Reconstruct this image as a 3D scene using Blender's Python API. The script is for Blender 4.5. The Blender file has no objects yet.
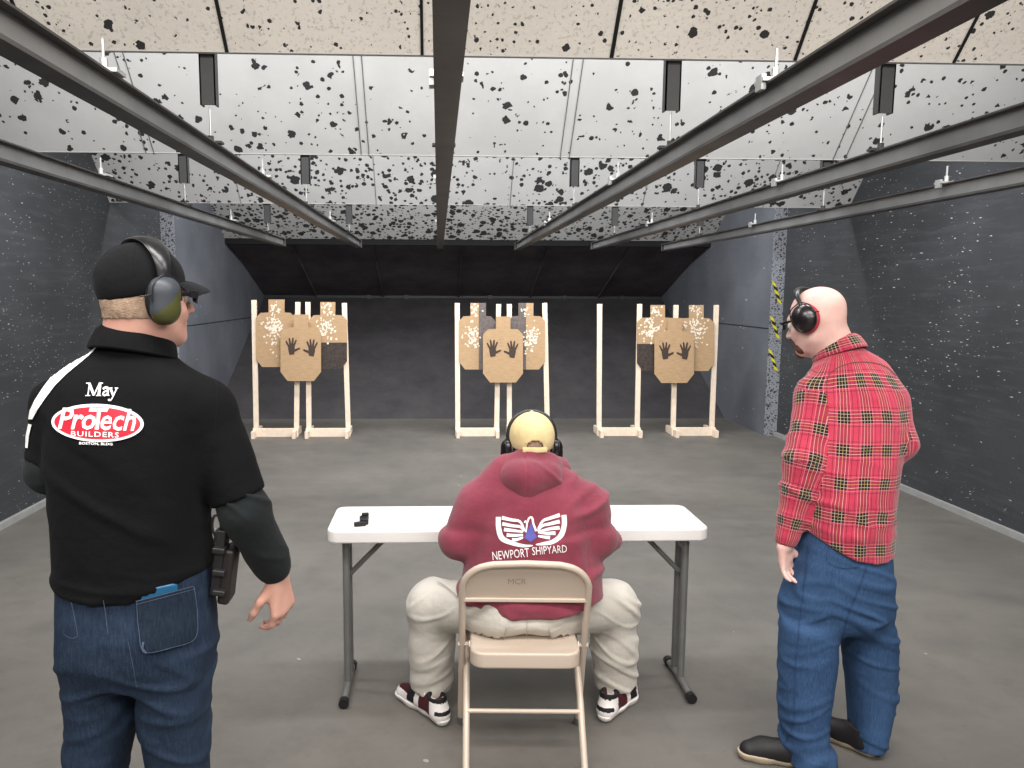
import bpy, bmesh, random, math
import numpy as np
from math import sin, cos, pi, radians, atan2, sqrt
from mathutils import Vector, Matrix, noise
from mathutils.bvhtree import BVHTree
random.seed(7); RNG = np.random.RandomState(5)
scn = bpy.context.scene
COL = scn.collection
# ---------------------------------------------------------------- camera
F, CX, CY = 770.0, 465.0, 384.0
CAMP = Vector((0, 0, 1.7))
RC = (Matrix.Rotation(-.035, 3, 'Z') @ Matrix.Rotation(pi/2 - radians(6.8), 3, 'X') @ Matrix.Rotation(.004, 3, 'Z'))
cd = bpy.data.cameras.new('camera'); cam = bpy.data.objects.new('camera', cd); COL.objects.link(cam)
cam.matrix_world = Matrix.Translation(CAMP) @ RC.to_4x4()
cd.sensor_width = 36; cd.lens = F/1024*36; cd.shift_x = (512-CX)/1024; cd.clip_end = 100
scn.camera = cam
scn.view_settings.view_transform = 'Standard'; scn.view_settings.look = 'None'
scn.view_settings.gamma = 1; scn.view_settings.use_curve_mapping = False
scn.view_settings.exposure = 0.52

def ray(px, py):
    return RC @ Vector(((px-CX)/F, -(py-CY)/F, -1))
def at(px, py, Y):
    d = ray(px, py); return CAMP + d*(Y/d.y)
# ---------------------------------------------------------------- materials
def lin(c):
    r = []
    for v in c[:3]:
        v = v/255; r.append(v/12.92 if v <= .04045 else ((v+.055)/1.055)**2.4)
    return (r[0], r[1], r[2], 1)
class NT:
    def __init__(s, name):
        s.m = bpy.data.materials.new(name); s.m.use_nodes = True
        s.t = s.m.node_tree; s.b = s.t.nodes['Principled BSDF']
    def n(s, typ, **kw):
        n = s.t.nodes.new(typ)
        ins = kw.pop('ins', {})
        for k, v in kw.items(): setattr(n, k, v)
        for k, v in ins.items(): s.put(n.inputs[k], v)
        return n
    def put(s, sock, v):
        if isinstance(v, bpy.types.NodeSocket): s.t.links.new(v, sock)
        else: sock.default_value = v
    def math(s, op, a, b=0, c=0):
        n = s.n('ShaderNodeMath', operation=op); s.put(n.inputs[0], a); s.put(n.inputs[1], b); s.put(n.inputs[2], c); return n.outputs[0]
    def mix(s, f, a, b):
        n = s.n('ShaderNodeMix', data_type='RGBA'); s.put(n.inputs[0], f); s.put(n.inputs[6], a); s.put(n.inputs[7], b); return n.outputs[2]
    def coord(s, out='Object', scale=(1, 1, 1), loc=(0, 0, 0), rot=(0, 0, 0)):
        c = s.n('ShaderNodeTexCoord').outputs[out]
        mp = s.n('ShaderNodeMapping'); s.put(mp.inputs[0], c)
        mp.inputs[1].default_value = loc; mp.inputs[2].default_value = rot; mp.inputs[3].default_value = scale
        return mp.outputs[0]
    def noise(s, vec, scale, detail=4, rough=.55):
        n = s.n('ShaderNodeTexNoise'); s.put(n.inputs['Vector'], vec); n.inputs['Scale'].default_value = scale
        n.inputs['Detail'].default_value = detail; n.inputs['Roughness'].default_value = rough; return n.outputs[0]
    def ramp(s, v, lo, hi, a=0., b=1.):
        n = s.n('ShaderNodeMapRange'); n.clamp = True; s.put(n.inputs[0], v)
        n.inputs[1].default_value = lo; n.inputs[2].default_value = hi; n.inputs[3].default_value = a; n.inputs[4].default_value = b
        return n.outputs[0]
    def bump(s, h, strength=.3, dist=.01):
        n = s.n('ShaderNodeBump'); n.inputs['Strength'].default_value = strength; n.inputs['Distance'].default_value = dist
        s.put(n.inputs['Height'], h); s.put(s.b.inputs['Normal'], n.outputs[0])
    def out(s, col=None, rough=.7, metal=0., spec=.4):
        if col is not None: s.put(s.b.inputs['Base Color'], col)
        s.put(s.b.inputs['Roughness'], rough); s.b.inputs['Metallic'].default_value = metal
        s.b.inputs['Specular IOR Level'].default_value = spec
        return s.m

def simple(name, rgb, rough=.6, metal=0., var=.12, vscale=12, bs=60, bstr=.1, spec=.4, rgb2=None):
    t = NT(name); v = t.coord()
    c = lin(rgb); c2 = lin(rgb2) if rgb2 else tuple(x*(1-var) for x in c[:3])+(1,)
    f = t.ramp(t.noise(v, vscale), .35, .65)
    t.bump(t.noise(v, bs, 3), bstr, .004)
    return t.out(t.mix(f, c, c2), rough, metal, spec)

def spots(t, vec, scale, prob, rmin, rmax, seed=0, dist=.35, pw=2.):
    """mask of ragged spots: probability (socket or float) per cell"""
    nz = t.n('ShaderNodeTexNoise'); t.put(nz.inputs['Vector'], vec); nz.inputs['Scale'].default_value = scale*2.2; nz.inputs['Detail'].default_value = 2
    off = t.n('ShaderNodeVectorMath', operation='MULTIPLY_ADD'); t.put(off.inputs[0], nz.outputs[1]); off.inputs[1].default_value = (dist/scale,)*3
    t.put(off.inputs[2], vec)
    vo = t.n('ShaderNodeTexVoronoi'); t.put(vo.inputs['Vector'], off.outputs[0]); vo.inputs['Scale'].default_value = scale
    sp = t.n('ShaderNodeSeparateColor'); t.put(sp.inputs[0], vo.outputs['Color'])
    r = t.math('MULTIPLY_ADD', t.math('POWER', sp.outputs[0], pw), rmax-rmin, rmin)
    m1 = t.math('LESS_THAN', vo.outputs['Distance'], r)
    m2 = t.math('LESS_THAN', sp.outputs[1], prob)
    return t.math('MULTIPLY', m1, m2)

def baffle_mat(name, rgb, p0, p1, z0, z1, tex=0.0, seed=0., big=9., c0=.35, small=26., pw=1.6):
    t = NT(name); v = t.coord(loc=(seed, seed*1.7, seed*.6)); raw = t.coord()
    sx = t.n('ShaderNodeSeparateXYZ'); t.put(sx.inputs[0], raw)
    g = t.ramp(sx.outputs[2], z0, z1, p1, p0)          # more hits towards the low edge
    cl = t.ramp(t.noise(v, 1.6, 3), .35, .65, .25, 1.7)
    pr = t.math('MULTIPLY', g, cl)
    a = spots(t, v, big, pr, .14, .46, dist=.55, pw=pw)
    b = spots(t, v, small, t.math('MULTIPLY', pr, c0), .14, .46, dist=.45, pw=pw)
    m = t.math('MAXIMUM', a, b)
    c = lin(rgb); c2 = tuple(x*.93 for x in c[:3])+(1,)
    base = t.mix(t.ramp(t.noise(v, 2.5, 4), .4, .6), c, c2)
    if tex:
        base = t.mix(t.ramp(t.noise(v, 70, 2), .56, .66, 0, tex), base, lin((150, 142, 132)))
    t.bump(t.math('SUBTRACT', t.math('MULTIPLY', t.noise(v, 60, 3), .2+tex), m), .5, .006)
    return t.out(t.mix(m, base, lin((52, 52, 53))), .65)

def wall_mat(name, rgb, rgb2, sp=.3, scale=16., rough=.55):
    t = NT(name); v = t.coord()
    st = t.coord(scale=(1, .34, 1.3))
    c = t.mix(t.ramp(t.noise(v, 1.3, 5, .6), .3, .7), lin(rgb), lin(rgb2))
    c = t.mix(t.ramp(t.noise(t.coord(scale=(1, .4, 4)), 5, 5, .7), .5, .75, 0, .35), c, lin((88, 91, 95)))
    cl = t.ramp(t.noise(v, 1.1, 3), .42, .66, .15, 1.6)
    a = spots(t, st, scale, t.math('MULTIPLY', cl, sp), .05, .19, dist=.6)
    b = spots(t, st, scale*2.3, t.math('MULTIPLY', cl, sp*1.2), .08, .24, dist=.6)
    m = t.math('MULTIPLY', t.math('MAXIMUM', a, b), .75)
    t.bump(t.noise(v, 45, 4), .25, .004)
    return t.out(t.mix(m, c, lin((205, 208, 210))), rough)

M = {}
M['wall'] = wall_mat('scuffed charcoal wall', (60, 62, 65), (48, 50, 53), .55, 19, .75)
M['wall_steel'] = wall_mat('blue grey steel plate', (114, 117, 124), (92, 95, 102), .05, 12, .7)
t = NT('spotted column paint'); v = t.coord()
m_ = t.math('MAXIMUM', spots(t, v, 30, .8, .2, .5, pw=1), spots(t, v, 60, .8, .2, .5, pw=1))
M['column'] = t.out(t.mix(m_, lin((142, 144, 150)), lin((58, 60, 64))), .6)
t = NT('concrete floor'); v = t.coord()
c = t.mix(t.ramp(t.noise(v, .9, 5, .6), .35, .65), lin((108, 104, 98)), lin((94, 91, 87)))
c = t.mix(t.ramp(t.noise(v, 7, 5, .7), .45, .75, 0, .45), c, lin((80, 77, 74)))
c = t.mix(t.ramp(t.noise(t.coord(scale=(.25, 1, 1)), 4, 5, .7), .5, .75, 0, .3), c, lin((118, 114, 108)))
c = t.mix(t.math('MULTIPLY', spots(t, v, 5, .22, .02, .07, dist=.3), .6), c, lin((176, 172, 165)))
c = t.mix(t.math('MULTIPLY', spots(t, v, 14, .15, .04, .12, dist=.3), .5), c, lin((78, 76, 74)))
t.bump(t.noise(v, 90, 4), .15, .003)
M['floor'] = t.out(c, t.ramp(t.noise(v, 3, 3), .3, .7, .5, .7), spec=.35)
M['ceil'] = simple('painted ceiling', (190, 188, 184), .8)
M['rearwall'] = simple('painted block wall', (168, 166, 162), .8)
M['skirt'] = simple('pale skirting', (150, 150, 148), .7)
t = NT('rubber trap face'); v = t.coord()
c = t.mix(t.ramp(t.noise(v, 2.2, 6, .7), .3, .7), lin((74, 71, 72)), lin((54, 52, 54)))
c = t.mix(t.ramp(t.noise(t.coord(scale=(1, 1, 3)), 6, 6, .8), .55, .8, 0, .5), c, lin((84, 82, 82)))
t.bump(t.noise(v, 30, 5, .7), .5, .01); M['trap'] = t.out(c, .8)
t = NT('soot dark trap plate'); v = t.coord()
c = t.mix(t.ramp(t.noise(t.coord(scale=(1, 1, .3)), 2, 6, .7), .35, .7), lin((74, 68, 71)), lin((100, 94, 97)))
M['trap_top'] = t.out(c, .7)
M['beam'] = simple('grey steel beam', (94, 91, 90), .42, .55, .25, 5, rgb2=(74, 71, 70))
M['beam_web'] = simple('lit tone beam web', (150, 150, 150), .4, .6, .2, 4)  # dark steel like the flanges, its lit look put into the colour
M['bracket'] = simple('dark angle steel', (62, 61, 61), .55, .3)
M['rod'] = simple('zinc rod', (190, 190, 188), .4, .6)
M['dark'] = simple('black gap', (22, 22, 23), .9)
M['wood'] = simple('pale pine', (240, 219, 197), .7, var=.1, vscale=20)
t = NT('corrugated cardboard'); v = t.coord(scale=(1, 1, 6))
M['card'] = t.out(t.mix(t.ramp(t.noise(v, 14, 3), .35, .65), lin((184, 153, 118)), lin((170, 139, 104))), .8)
M['cardlight'] = simple('pale cardboard', (208, 176, 140), .8)
M['cardblack'] = simple('black painted cardboard', (74, 62, 55), .8, rgb2=(48, 43, 42), vscale=30)
M['cardgrey'] = simple('grey painted cardboard', (112, 102, 98), .8, rgb2=(92, 84, 82), vscale=30)
M['patch'] = simple('white paper patch', (240, 226, 206), .8)
M['ink'] = simple('brown black ink', (70, 56, 50), .8)
M['table'] = simple('white moulded plastic', (232, 229, 226), .4, bs=200, bstr=.08, var=.03)
M['legmetal'] = simple('grey enamelled steel', (122, 122, 120), .4, .3)
M['blackplastic'] = simple('black plastic', (26, 26, 28), .4)
M['chair'] = simple('beige enamel steel', (196, 180, 164), .38, .05, .05, 3, spec=.5)
M['chair_ink'] = simple('faded scratches', (158, 142, 128), .6)
M['yellow'] = simple('yellow tape', (224, 214, 40), .5)
M['tapeblack'] = simple('black tape', (28, 28, 28), .5)
# ---------------------------------------------------------------- objects
ORG = {}
def root(name, loc, label, cat, group=None):
    o = bpy.data.objects.new(name, None); COL.objects.link(o); o.location = loc; o.empty_display_size = .1
    o['label'] = label; o['category'] = cat
    if group: o['group'] = group
    ORG[o.name] = Vector(loc); return o
def tag(o, label=None, cat=None, group=None, kind=None):
    if label: o['label'] = label
    if cat: o['category'] = cat
    if group: o['group'] = group
    if kind: o['kind'] = kind
    return o
def mesh_obj(name, me, mats, parent=None, loc=None, smooth=True):
    """me holds world coordinates; stored relative to the thing's base"""
    org = ORG[parent.name] if parent else (Vector(loc) if loc is not None else None)
    if org is None:
        co = [v.co for v in me.vertices]
        org = Vector(((min(c.x for c in co)+max(c.x for c in co))/2, (min(c.y for c in co)+max(c.y for c in co))/2, min(c.z for c in co)))
    me.transform(Matrix.Translation(-org))
    o = bpy.data.objects.new(name, me); COL.objects.link(o)
    if parent: o.parent = parent
    else: o.location = org
    ORG[o.name] = org
    for m in (mats if isinstance(mats, (list, tuple)) else [mats]): me.materials.append(m)
    if smooth:
        me.polygons.foreach_set('use_smooth', [True]*len(me.polygons)); me.update()
    return o
def obj(name, bm, mats, parent=None, bevel=0, seg=2, smooth=True, sub=0, loc=None):
    bmesh.ops.recalc_face_normals(bm, faces=bm.faces)
    me = bpy.data.meshes.new(name); bm.to_mesh(me); bm.free()
    o = mesh_obj(name, me, mats, parent, loc, smooth)
    if bevel:
        b = o.modifiers.new('b', 'BEVEL'); b.width = bevel; b.segments = seg; b.limit_method = 'ANGLE'; b.angle_limit = radians(35)
    if sub:
        b = o.modifiers.new('s', 'SUBSURF'); b.levels = b.render_levels = sub
    if smooth and not sub:
        w = o.modifiers.new('w', 'WEIGHTED_NORMAL') if bevel else None
        try: me.set_sharp_from_angle(angle=radians(40))
        except Exception: pass
    return o
def copy_tree(o, parent=None):
    c = o.copy(); COL.objects.link(c); c.parent = parent; ORG[c.name] = ORG[o.name]
    for ch in list(o.children): copy_tree(ch, c)
    return c
def B(): return bmesh.new()
def box(bm, c, s, R=None, mi=0):
    m = Matrix.Translation(c) @ (R.to_4x4() if R else Matrix()) @ Matrix.Diagonal((s[0], s[1], s[2], 1))
    r = bmesh.ops.create_cube(bm, size=1, matrix=m)
    if mi:
        for f in {f for v in r['verts'] for f in v.link_faces}: f.material_index = mi
def box2(bm, lo, hi, mi=0):
    lo = Vector(lo); hi = Vector(hi); box(bm, (lo+hi)/2, hi-lo, None, mi)
def frame_of(d, up=Vector((0, 0, 1))):
    d = d.normalized()
    if abs(d.dot(up)) > .98: up = Vector((0, 1, 0))
    x = up.cross(d).normalized(); y = d.cross(x); return Matrix((x, y, d)).transposed()
def bar(bm, a, b, w, h, up=Vector((0, 0, 1)), mi=0):
    a = Vector(a); b = Vector(b); R = frame_of(b-a, up); box(bm, (a+b)/2, (w, h, (b-a).length), R, mi)
def smooth_path(pts, n=6):
    pts = [Vector(p) for p in pts]; out = []
    for i in range(len(pts)-1):
        p0 = pts[max(i-1, 0)]; p1 = pts[i]; p2 = pts[i+1]; p3 = pts[min(i+2, len(pts)-1)]
        for k in range(n):
            t = k/n; out.append(.5*((2*p1)+(p2-p0)*t+(2*p0-5*p1+4*p2-p3)*t*t+(3*p1-p0-3*p2+p3)*t**3))
    out.append(pts[-1]); return out
def tube(bm, pts, r, n=10, cap=True, closed=False, ry=None, up=None, mi=0):
    pts = [Vector(p) for p in pts]; N = len(pts); rs = r if isinstance(r, (list, tuple)) else [r]*N
    rings = []; last = up or Vector((0, 0, 1))
    for i, p in enumerate(pts):
        if closed: d = pts[(i+1) % N]-pts[i-1]
        else: d = pts[min(i+1, N-1)]-pts[max(i-1, 0)]
        d.normalize()
        x = last.cross(d)
        if x.length < 1e-3: x = Vector((1, 0, 0)).cross(d)
        if x.length < 1e-3: x = Vector((0, 1, 0)).cross(d)
        x.normalize(); y = d.cross(x).normalized()
        if up is None: last = y
        k = (ry/rs[i]) if ry else 1
        rings.append([bm.verts.new(p + x*(rs[i]*cos(2*pi*j/n)) + y*(rs[i]*k*sin(2*pi*j/n))) for j in range(n)])
    for i in range(N if closed else N-1):
        a = rings[i]; b = rings[(i+1) % N]
        for j in range(n):
            f = bm.faces.new((a[j], a[(j+1) % n], b[(j+1) % n], b[j])); f.material_index = mi
    if cap and not closed: bm.faces.new(rings[0][::-1]); bm.faces.new(rings[-1])
def prism(bm, poly, fn, t, mi=0):
    """poly 2D, fn maps (u,v,w)->world; thickness t along w"""
    a = [bm.verts.new(fn(u, v, 0)) for u, v in poly]; b = [bm.verts.new(fn(u, v, t)) for u, v in poly]
    n = len(poly)
    for f in [bm.faces.new(a), bm.faces.new(b[::-1])]+[bm.faces.new((a[i], b[i], b[(i+1) % n], a[(i+1) % n])) for i in range(n)]: f.material_index = mi
def rrect(x0, y0, x1, y1, r, n=5):
    out = []
    for cx, cy, a in ((x1-r, y1-r, 0), (x0+r, y1-r, 90), (x0+r, y0+r, 180), (x1-r, y0+r, 270)):
        for k in range(n+1):
            q = radians(a+90*k/n); out.append((cx+r*cos(q), cy+r*sin(q)))
    return out
def struct(name, bm, mats, bevel=0, parent=None, smooth=False):
    o = obj(name, bm, mats, parent, bevel=bevel, smooth=smooth)
    if parent is None: o['kind'] = 'structure'
    return o
# ---------------------------------------------------------------- the room
XL, XR = -3.15, 4.07       # steel clad side walls
TL, TR = -3.0, 3.92        # plates beyond the columns
YC = 9.0; CEIL = 3.3; YB = -3.0
bm = B(); box2(bm, (XL-.1, YB-.1, -.1), (XR+.1, 14, 0)); struct('floor', bm, M['floor'])
bm = B(); box2(bm, (XL-.1, YB-.1, CEIL), (XR+.1, 14, CEIL+.1)); struct('ceiling', bm, M['ceil'])
bm = B(); box2(bm, (XL-.1, YB, 0), (XL, YC+.02, CEIL)); struct('wall_left', bm, M['wall'])
bm = B(); box2(bm, (XR, YB, 0), (XR+.1, YC+.02, CEIL)); struct('wall_right', bm, M['wall'])
bm = B(); box2(bm, (XL-.1, YB-.1, 0), (XR+.1, YB, CEIL)); struct('wall_behind', bm, M['rearwall'])
for s, X, T, nm in ((-1, XL, TL, 'left'), (1, XR, TR, 'right')):
    bm = B()
    lo, hi = sorted((X+s*.1, T)); box2(bm, (lo, YC+.02, 0), (hi, 14, CEIL), 0)
    far = struct('wall_far_'+nm, bm, M['wall_steel'])
    bm = B()                                                   # seams between the plates
    box2(bm, (min(T, T-s*.004), YC+.03, 1.28), (max(T, T-s*.004), 12.9, 1.29))
    obj('plate_seam', bm, M['dark'], far, smooth=False)
    bm = B(); lo, hi = sorted((X, T)); box2(bm, (lo, YC, 0), (hi, YC+.018, CEIL))
    tr = struct('trim_'+('1' if s < 0 else '2'), bm, M['column'])
    for zc in (1.71, 1.30, .91) if s > 0 else (1.60, 1.14, .80):   # warning tape, slanted stripes of yellow and black
        bm = B(); w = .024; x0 = (lo+hi)/2-.012; L = .25; sl = .09
        for k in range(5):
            z0 = zc+L/2-k*L/5; z1 = z0-L/5
            xa = x0-sl/2+sl*k/5; xb = x0-sl/2+sl*(k+1)/5
            sk = .035
            prism(bm, [(xa-w, z0+sk/2), (xa+w, z0-sk/2), (xb+w, z1-sk/2), (xb-w, z1+sk/2)], lambda u, v, q: Vector((u, YC-.003+q, v)), .002, k % 2)
        obj('hazard_tape', bm, [M['yellow'], M['tapeblack']], tr, smooth=False)['label'] = 'yellow and black striped warning tape'
    bm = B(); lo, hi = sorted((X, X-s*.035)); box2(bm, (lo, YB, 0), (hi, YC, .045)); struct('baseboard_'+nm, bm, M['skirt'])
# bullet trap: lower ramp rising away, upper plate coming down, meeting in a seam
bm = B(); YS, ZS = 13.5, 1.62
prism(bm, [(10.25, -.02), (YS, ZS), (YS+.1, ZS-.05), (10.4, -.1)], lambda u, v, q: Vector((TL+q, u, v)), TR-TL, 0)
back = struct('wall_back', bm, M['trap'])
bm = B(); prism(bm, [(11.2, 2.42), (YS, ZS), (YS+.1, ZS+.05), (11.3, 2.5)], lambda u, v, q: Vector((TL+q, u, v)), TR-TL)
for X in (-2.1, -.95, .35, 1.6, 2.8):
    bar(bm, (X, 11.2, 2.41), (X, YS, ZS-.005), .02, .05)
obj('upper_plate', bm, M['trap_top'], back, smooth=False)
bm = B(); bar(bm, (TL, YS-.03, ZS), (TR, YS-.03, ZS), .03, .05)
for X in (-1.2, -.55, .9, 2.2, 3.2): box(bm, (X, YS-.06, ZS), (.07, .05, .08))
obj('seam_rail', bm, simple('worn dark steel', (62, 60, 62), .5, .3), back, smooth=False)
bm = B(); box2(bm, (TL, 11.1, 2.36), (TR, 11.22, 2.5)); box2(bm, (TL, 11.15, 2.4), (TR, 11.2, CEIL))
obj('lintel', bm, M['dark'], back, smooth=False)
# ---------------------------------------------------------------- ceiling baffles (near edge high, far edge low)
BY = [3.02, 5.17, 7.65]; BH = 2.585; BHS = [2.585, 2.585, 2.545]
bmats = [baffle_mat('cream baffle board', (236, 230, 220), .07, .10, 2.6, 3.2, .35, 3., 22, 3.0, 48),
         baffle_mat('white baffle board', (206, 205, 203), .0, .30, 2.60, 2.92, 0, 9., 14, .8, 28),
         baffle_mat('white baffle board with many hits', (200, 199, 197), .30, .75, 2.58, 2.85, 0, 4., 9, 1., 20, pw=1.2),
         baffle_mat('white end board riddled with hits', (194, 193, 191), 1.0, 2.0, 2.4, 2.85, 0, 13., 9, 1.6, 19, pw=.9)]
blab = ['cream ceiling baffle nearest the camera, with dark board joints and small chips',
        'second ceiling baffle from the camera, smooth white with scattered black bullet marks',
        'third ceiling baffle from the camera, white with many black bullet marks',
        'farthest ceiling board, lowest at the bullet trap and thickly riddled with marks']
for i, (Y, z) in enumerate(list(zip(BY, BHS)) + [(11.15, 2.41)]):
    dy = .62 if i < 3 else 1.3; sl = 1.12 if i < 3 else .62
    r = root('ceiling_baffle', ((XL+XR)/2, Y, z), blab[i], 'ceiling baffle')
    bm = B(); x0, x1 = (XL, XR) if Y < YC else (TL, TR)
    prism(bm, [(Y, z), (Y-dy, z+dy*sl), (Y-dy+.03, z+dy*sl+.03), (Y+.03, z+.02)], lambda u, v, q: Vector((x0+q, u, v)), x1-x0)
    obj('board', bm, bmats[i], r, smooth=False)
    nrm = Vector((0, -sl, -1)).normalized()*.003
    if i < 3:
        bm = B()
        js = [(-.785, .008), (-.06, .007), (.655, .009), (1.36, .008), (1.98, .007), (-1.5, .008), (2.7, .008), (-2.3, .008)] if i == 0 else ([(-1.88, .003), (-1.83, .003), (-.50, .003), (-.45, .003), (.80, .003), (.86, .003), (2.62, .003), (2.7, .003)] if i == 1 else [(x_, .003) for x_ in (-1.9, -.6, .7, 2.0, 3.2)])
        for X, w in js:
            bar(bm, Vector((X, Y, z))+nrm, Vector((X, Y-dy, z+dy*sl))+nrm, w*1.6, .004, up=nrm)
        obj('board_joint', bm, M['dark'] if i == 0 else M['legmetal'], r, smooth=False)['kind'] = 'stuff'
    bm = B(); box2(bm, (x0, Y-.002, z-.003), (x1, Y+.02, z+.008))
    obj('edge_strip', bm, M['ceil'], r, smooth=False)
# ---------------------------------------------------------------- overhead beams
BX = [-1.66, -.87, .022, .905, 1.745, 2.60]; BZ = 2.220
bnames = ['outermost overhead steel beam along the left wall', 'overhead steel beam second from the left wall, over the man in black',
          'overhead steel beam running straight down the middle of the ceiling', 'overhead steel beam just right of the middle one',
          'overhead steel beam second from the right wall', 'outermost overhead steel beam by the right wall']
for i, X in enumerate(BX):
    r = root('steel_beam', (X, 4, BZ-.05), bnames[i], 'beam', 'target rails under the ceiling baffles')
    y0, y1 = -1.0, (8.4, 8.6, 8.65, 8.9, 8.7, 8.9)[i]
    bm = B(); box2(bm, (X-.032, y0, BZ-.040), (X+.032, y1, BZ-.034)); box2(bm, (X-.032, y0, BZ+.034), (X+.032, y1, BZ+.040))
    for s in (-1, 1): bar(bm, (X+s*.028, y0, BZ-.033), (X+s*.028, y1, BZ-.033), .005, .008)
    obj('flange', bm, M['beam'], r, smooth=False)
    bm = B(); box2(bm, (X-.006, y0, BZ-.035), (X+.006, y1, BZ+.035)); obj('web', bm, M['beam_web'], r, smooth=False)
    bm = B(); box2(bm, (X-.034, y1, BZ-.042), (X+.034, y1+.010, BZ+.042)); obj('end_stop', bm, M['beam'], r, smooth=False)
rows = ['first', 'second', 'third', 'fourth']
beamshort = ['leftmost beam', 'beam second from left', 'middle beam', 'beam right of the middle', 'beam second from right', 'rightmost beam']
for k, Y in enumerate(BY[:3]):
    BH = BHS[k]
    for i, X in enumerate(BX):
        if k == 0 and i in (0, 5): continue
        h = .185
        r = root('beam_hanger', (X, Y+.05, BZ+.05), 'dark bracket with rod holding the %s at the %s baffle edge' % (beamshort[i], rows[k]), 'hanger', 'brackets hanging under the baffle edges')
        bm = B(); box2(bm, (X-.03, Y+.03, BH-h), (X+.03, Y+.036, BH+.1)); box2(bm, (X-.03, Y+.03, BH-h), (X-.024, Y+.07, BH+.1)); box2(bm, (X+.024, Y+.03, BH-h), (X+.03, Y+.07, BH+.1))
        obj('bracket', bm, M['bracket'], r, smooth=False)
        bm = B(); tube(bm, [(X, Y+.05, BH-h-.004), (X, Y+.05, BZ+.045)], .004, 8); obj('rod', bm, M['rod'], r)
        bm = B(); box2(bm, (X-.045, Y+.03, BZ+.040), (X+.045, Y+.07, BZ+.049)); tube(bm, [(X, Y+.05, BZ+.045), (X, Y+.05, BZ+.07)], .012, 6)
        obj('clamp', bm, M['bracket'], r, smooth=False)
for i, X in enumerate(BX):
    for k, Y in enumerate((2.12, 3.95, 6.35)):
        if k == 0 and i in (0, 5): continue
        r = root('threaded_rod', (X, Y, BZ+.05), 'short stud on the %s, %s baffle' % (beamshort[i], ('before the first', 'behind the first', 'behind the second')[k]), 'rod', 'thin rods between the baffles')
        bm = B(); tube(bm, [(X, Y, BZ+.045), (X, Y, BZ+.13)], .0045, 8); obj('rod', bm, M['rod'], r)
        bm = B(); box2(bm, (X-.045, Y-.03, BZ+.040), (X+.045, Y+.03, BZ+.050)); box2(bm, (X-.046, Y-.02, BZ+.02), (X-.033, Y+.02, BZ+.06)); tube(bm, [(X, Y, BZ+.045), (X, Y, BZ+.08)], .011, 6)
        obj('clamp', bm, M['rod'], r, smooth=False)
# ---------------------------------------------------------------- lamps of the room
def area(name, loc, sx, sy, e, col, tilt=0):
    l = bpy.data.lights.new(name, 'AREA'); l.shape = 'RECTANGLE'; l.size = sx; l.size_y = sy; l.energy = e; l.color = col
    o = bpy.data.objects.new(name, l); COL.objects.link(o); o.location = loc; o.rotation_euler = (radians(tilt), 0, 0); return o
area('ceiling_lamp', (.4, -1.2, 3.25), 5.5, 1.2, 195, (1, .965, .93))
area('ceiling_lamp', (.4, 1.0, 3.25), 5.5, .8, 150, (1, .97, .94))
area('ceiling_lamp', (.45, 3.45, 3.2), 6, .25, 112, (.97, .985, 1), 25)
area('ceiling_lamp', (.45, 5.65, 3.2), 6, .25, 140, (.97, .985, 1), 20)
area('ceiling_lamp', (.45, 8.0, 3.15), 5.5, .2, 140, (.97, .985, 1), 38)
w = bpy.data.worlds.new('world'); scn.world = w; w.use_nodes = True; w.node_tree.nodes['Background'].inputs[0].default_value = (.02, .02, .02, 1)
# ---------------------------------------------------------------- target stands
YT = 9.05
def stand(xa, xb, label, tops=(302, 302)):
    pts = [(at(t_, tp, YT), at(b_, 430, YT)) for (t_, b_), tp in zip((xa, xb), tops)]
    cx = (pts[0][1].x+pts[1][1].x)/2
    r = root('target_stand', (cx, YT, 0), label, 'target stand', 'pine target stands on the floor by the bullet trap')
    for (a, b) in pts:
        a = a.copy(); b = b.copy(); b.z = .02; a.y = b.y = YT
        bm = B(); bar(bm, b, a, .03, .058, up=Vector((1, 0, 0))); obj('upright', bm, M['wood'], r, bevel=.002, smooth=False)
        bm = B(); box2(bm, (b.x-.02, YT-.19, 0), (b.x+.02, YT+.24, .085)); obj('foot', bm, M['wood'], r, bevel=.003, smooth=False)
    bm = B(); x0, x1 = sorted((pts[0][1].x, pts[1][1].x)); box2(bm, (x0-.03, YT-.058, .0), (x1+.03, YT-.022, .10)); obj('crossbar', bm, M['wood'], r, bevel=.003, smooth=False)
    return r
stand((254, 256.3), (298, 296.4), 'leftmost pine target stand, holding a cardboard target with white patches', (300, 302))
stand((307.9, 309), (344.4, 348.4), 'second pine target stand from the left, its cardboard target black at the bottom', (302, 303))
stand((457.2, 457.8), (498.6, 496.6), 'pine target stand left of centre in the middle group', (303, 304))
stand((509.3, 509.3), (544.6, 547.5), 'pine target stand right of centre in the middle group', (304, 303))
stand((599.6, 599), (639.6, 637), 'pine target stand with one bare upright and a half black target on the other', (304, 304))
stand((676, 673), (716.4, 711.6), 'rightmost pine target stand', (305, 305))
def shape_px(hx0, hx1, hy, bx0, bx1, by, yb, ch=4.5, cb=6.0):
    return [(hx0, hy), (hx1, hy), (hx1, by), (bx1-ch, by+.3), (bx1, by+ch+.5), (bx1, yb-cb*1.3), (bx1-cb, yb), (bx0+cb, yb), (bx0, yb-cb*1.3), (bx0, by+ch+.5), (bx0+ch, by+.3), (hx0, by)]
def clip(poly, axis, val, keep_less):
    out = []
    for i in range(len(poly)):
        a = poly[i]; b = poly[(i+1) % len(poly)]
        ia = (a[axis] <= val) == keep_less; ib = (b[axis] <= val) == keep_less
        if ia: out.append(a)
        if ia != ib:
            t_ = (val-a[axis])/(b[axis]-a[axis]); out.append((a[0]+(b[0]-a[0])*t_, a[1]+(b[1]-a[1])*t_))
    return out
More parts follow.
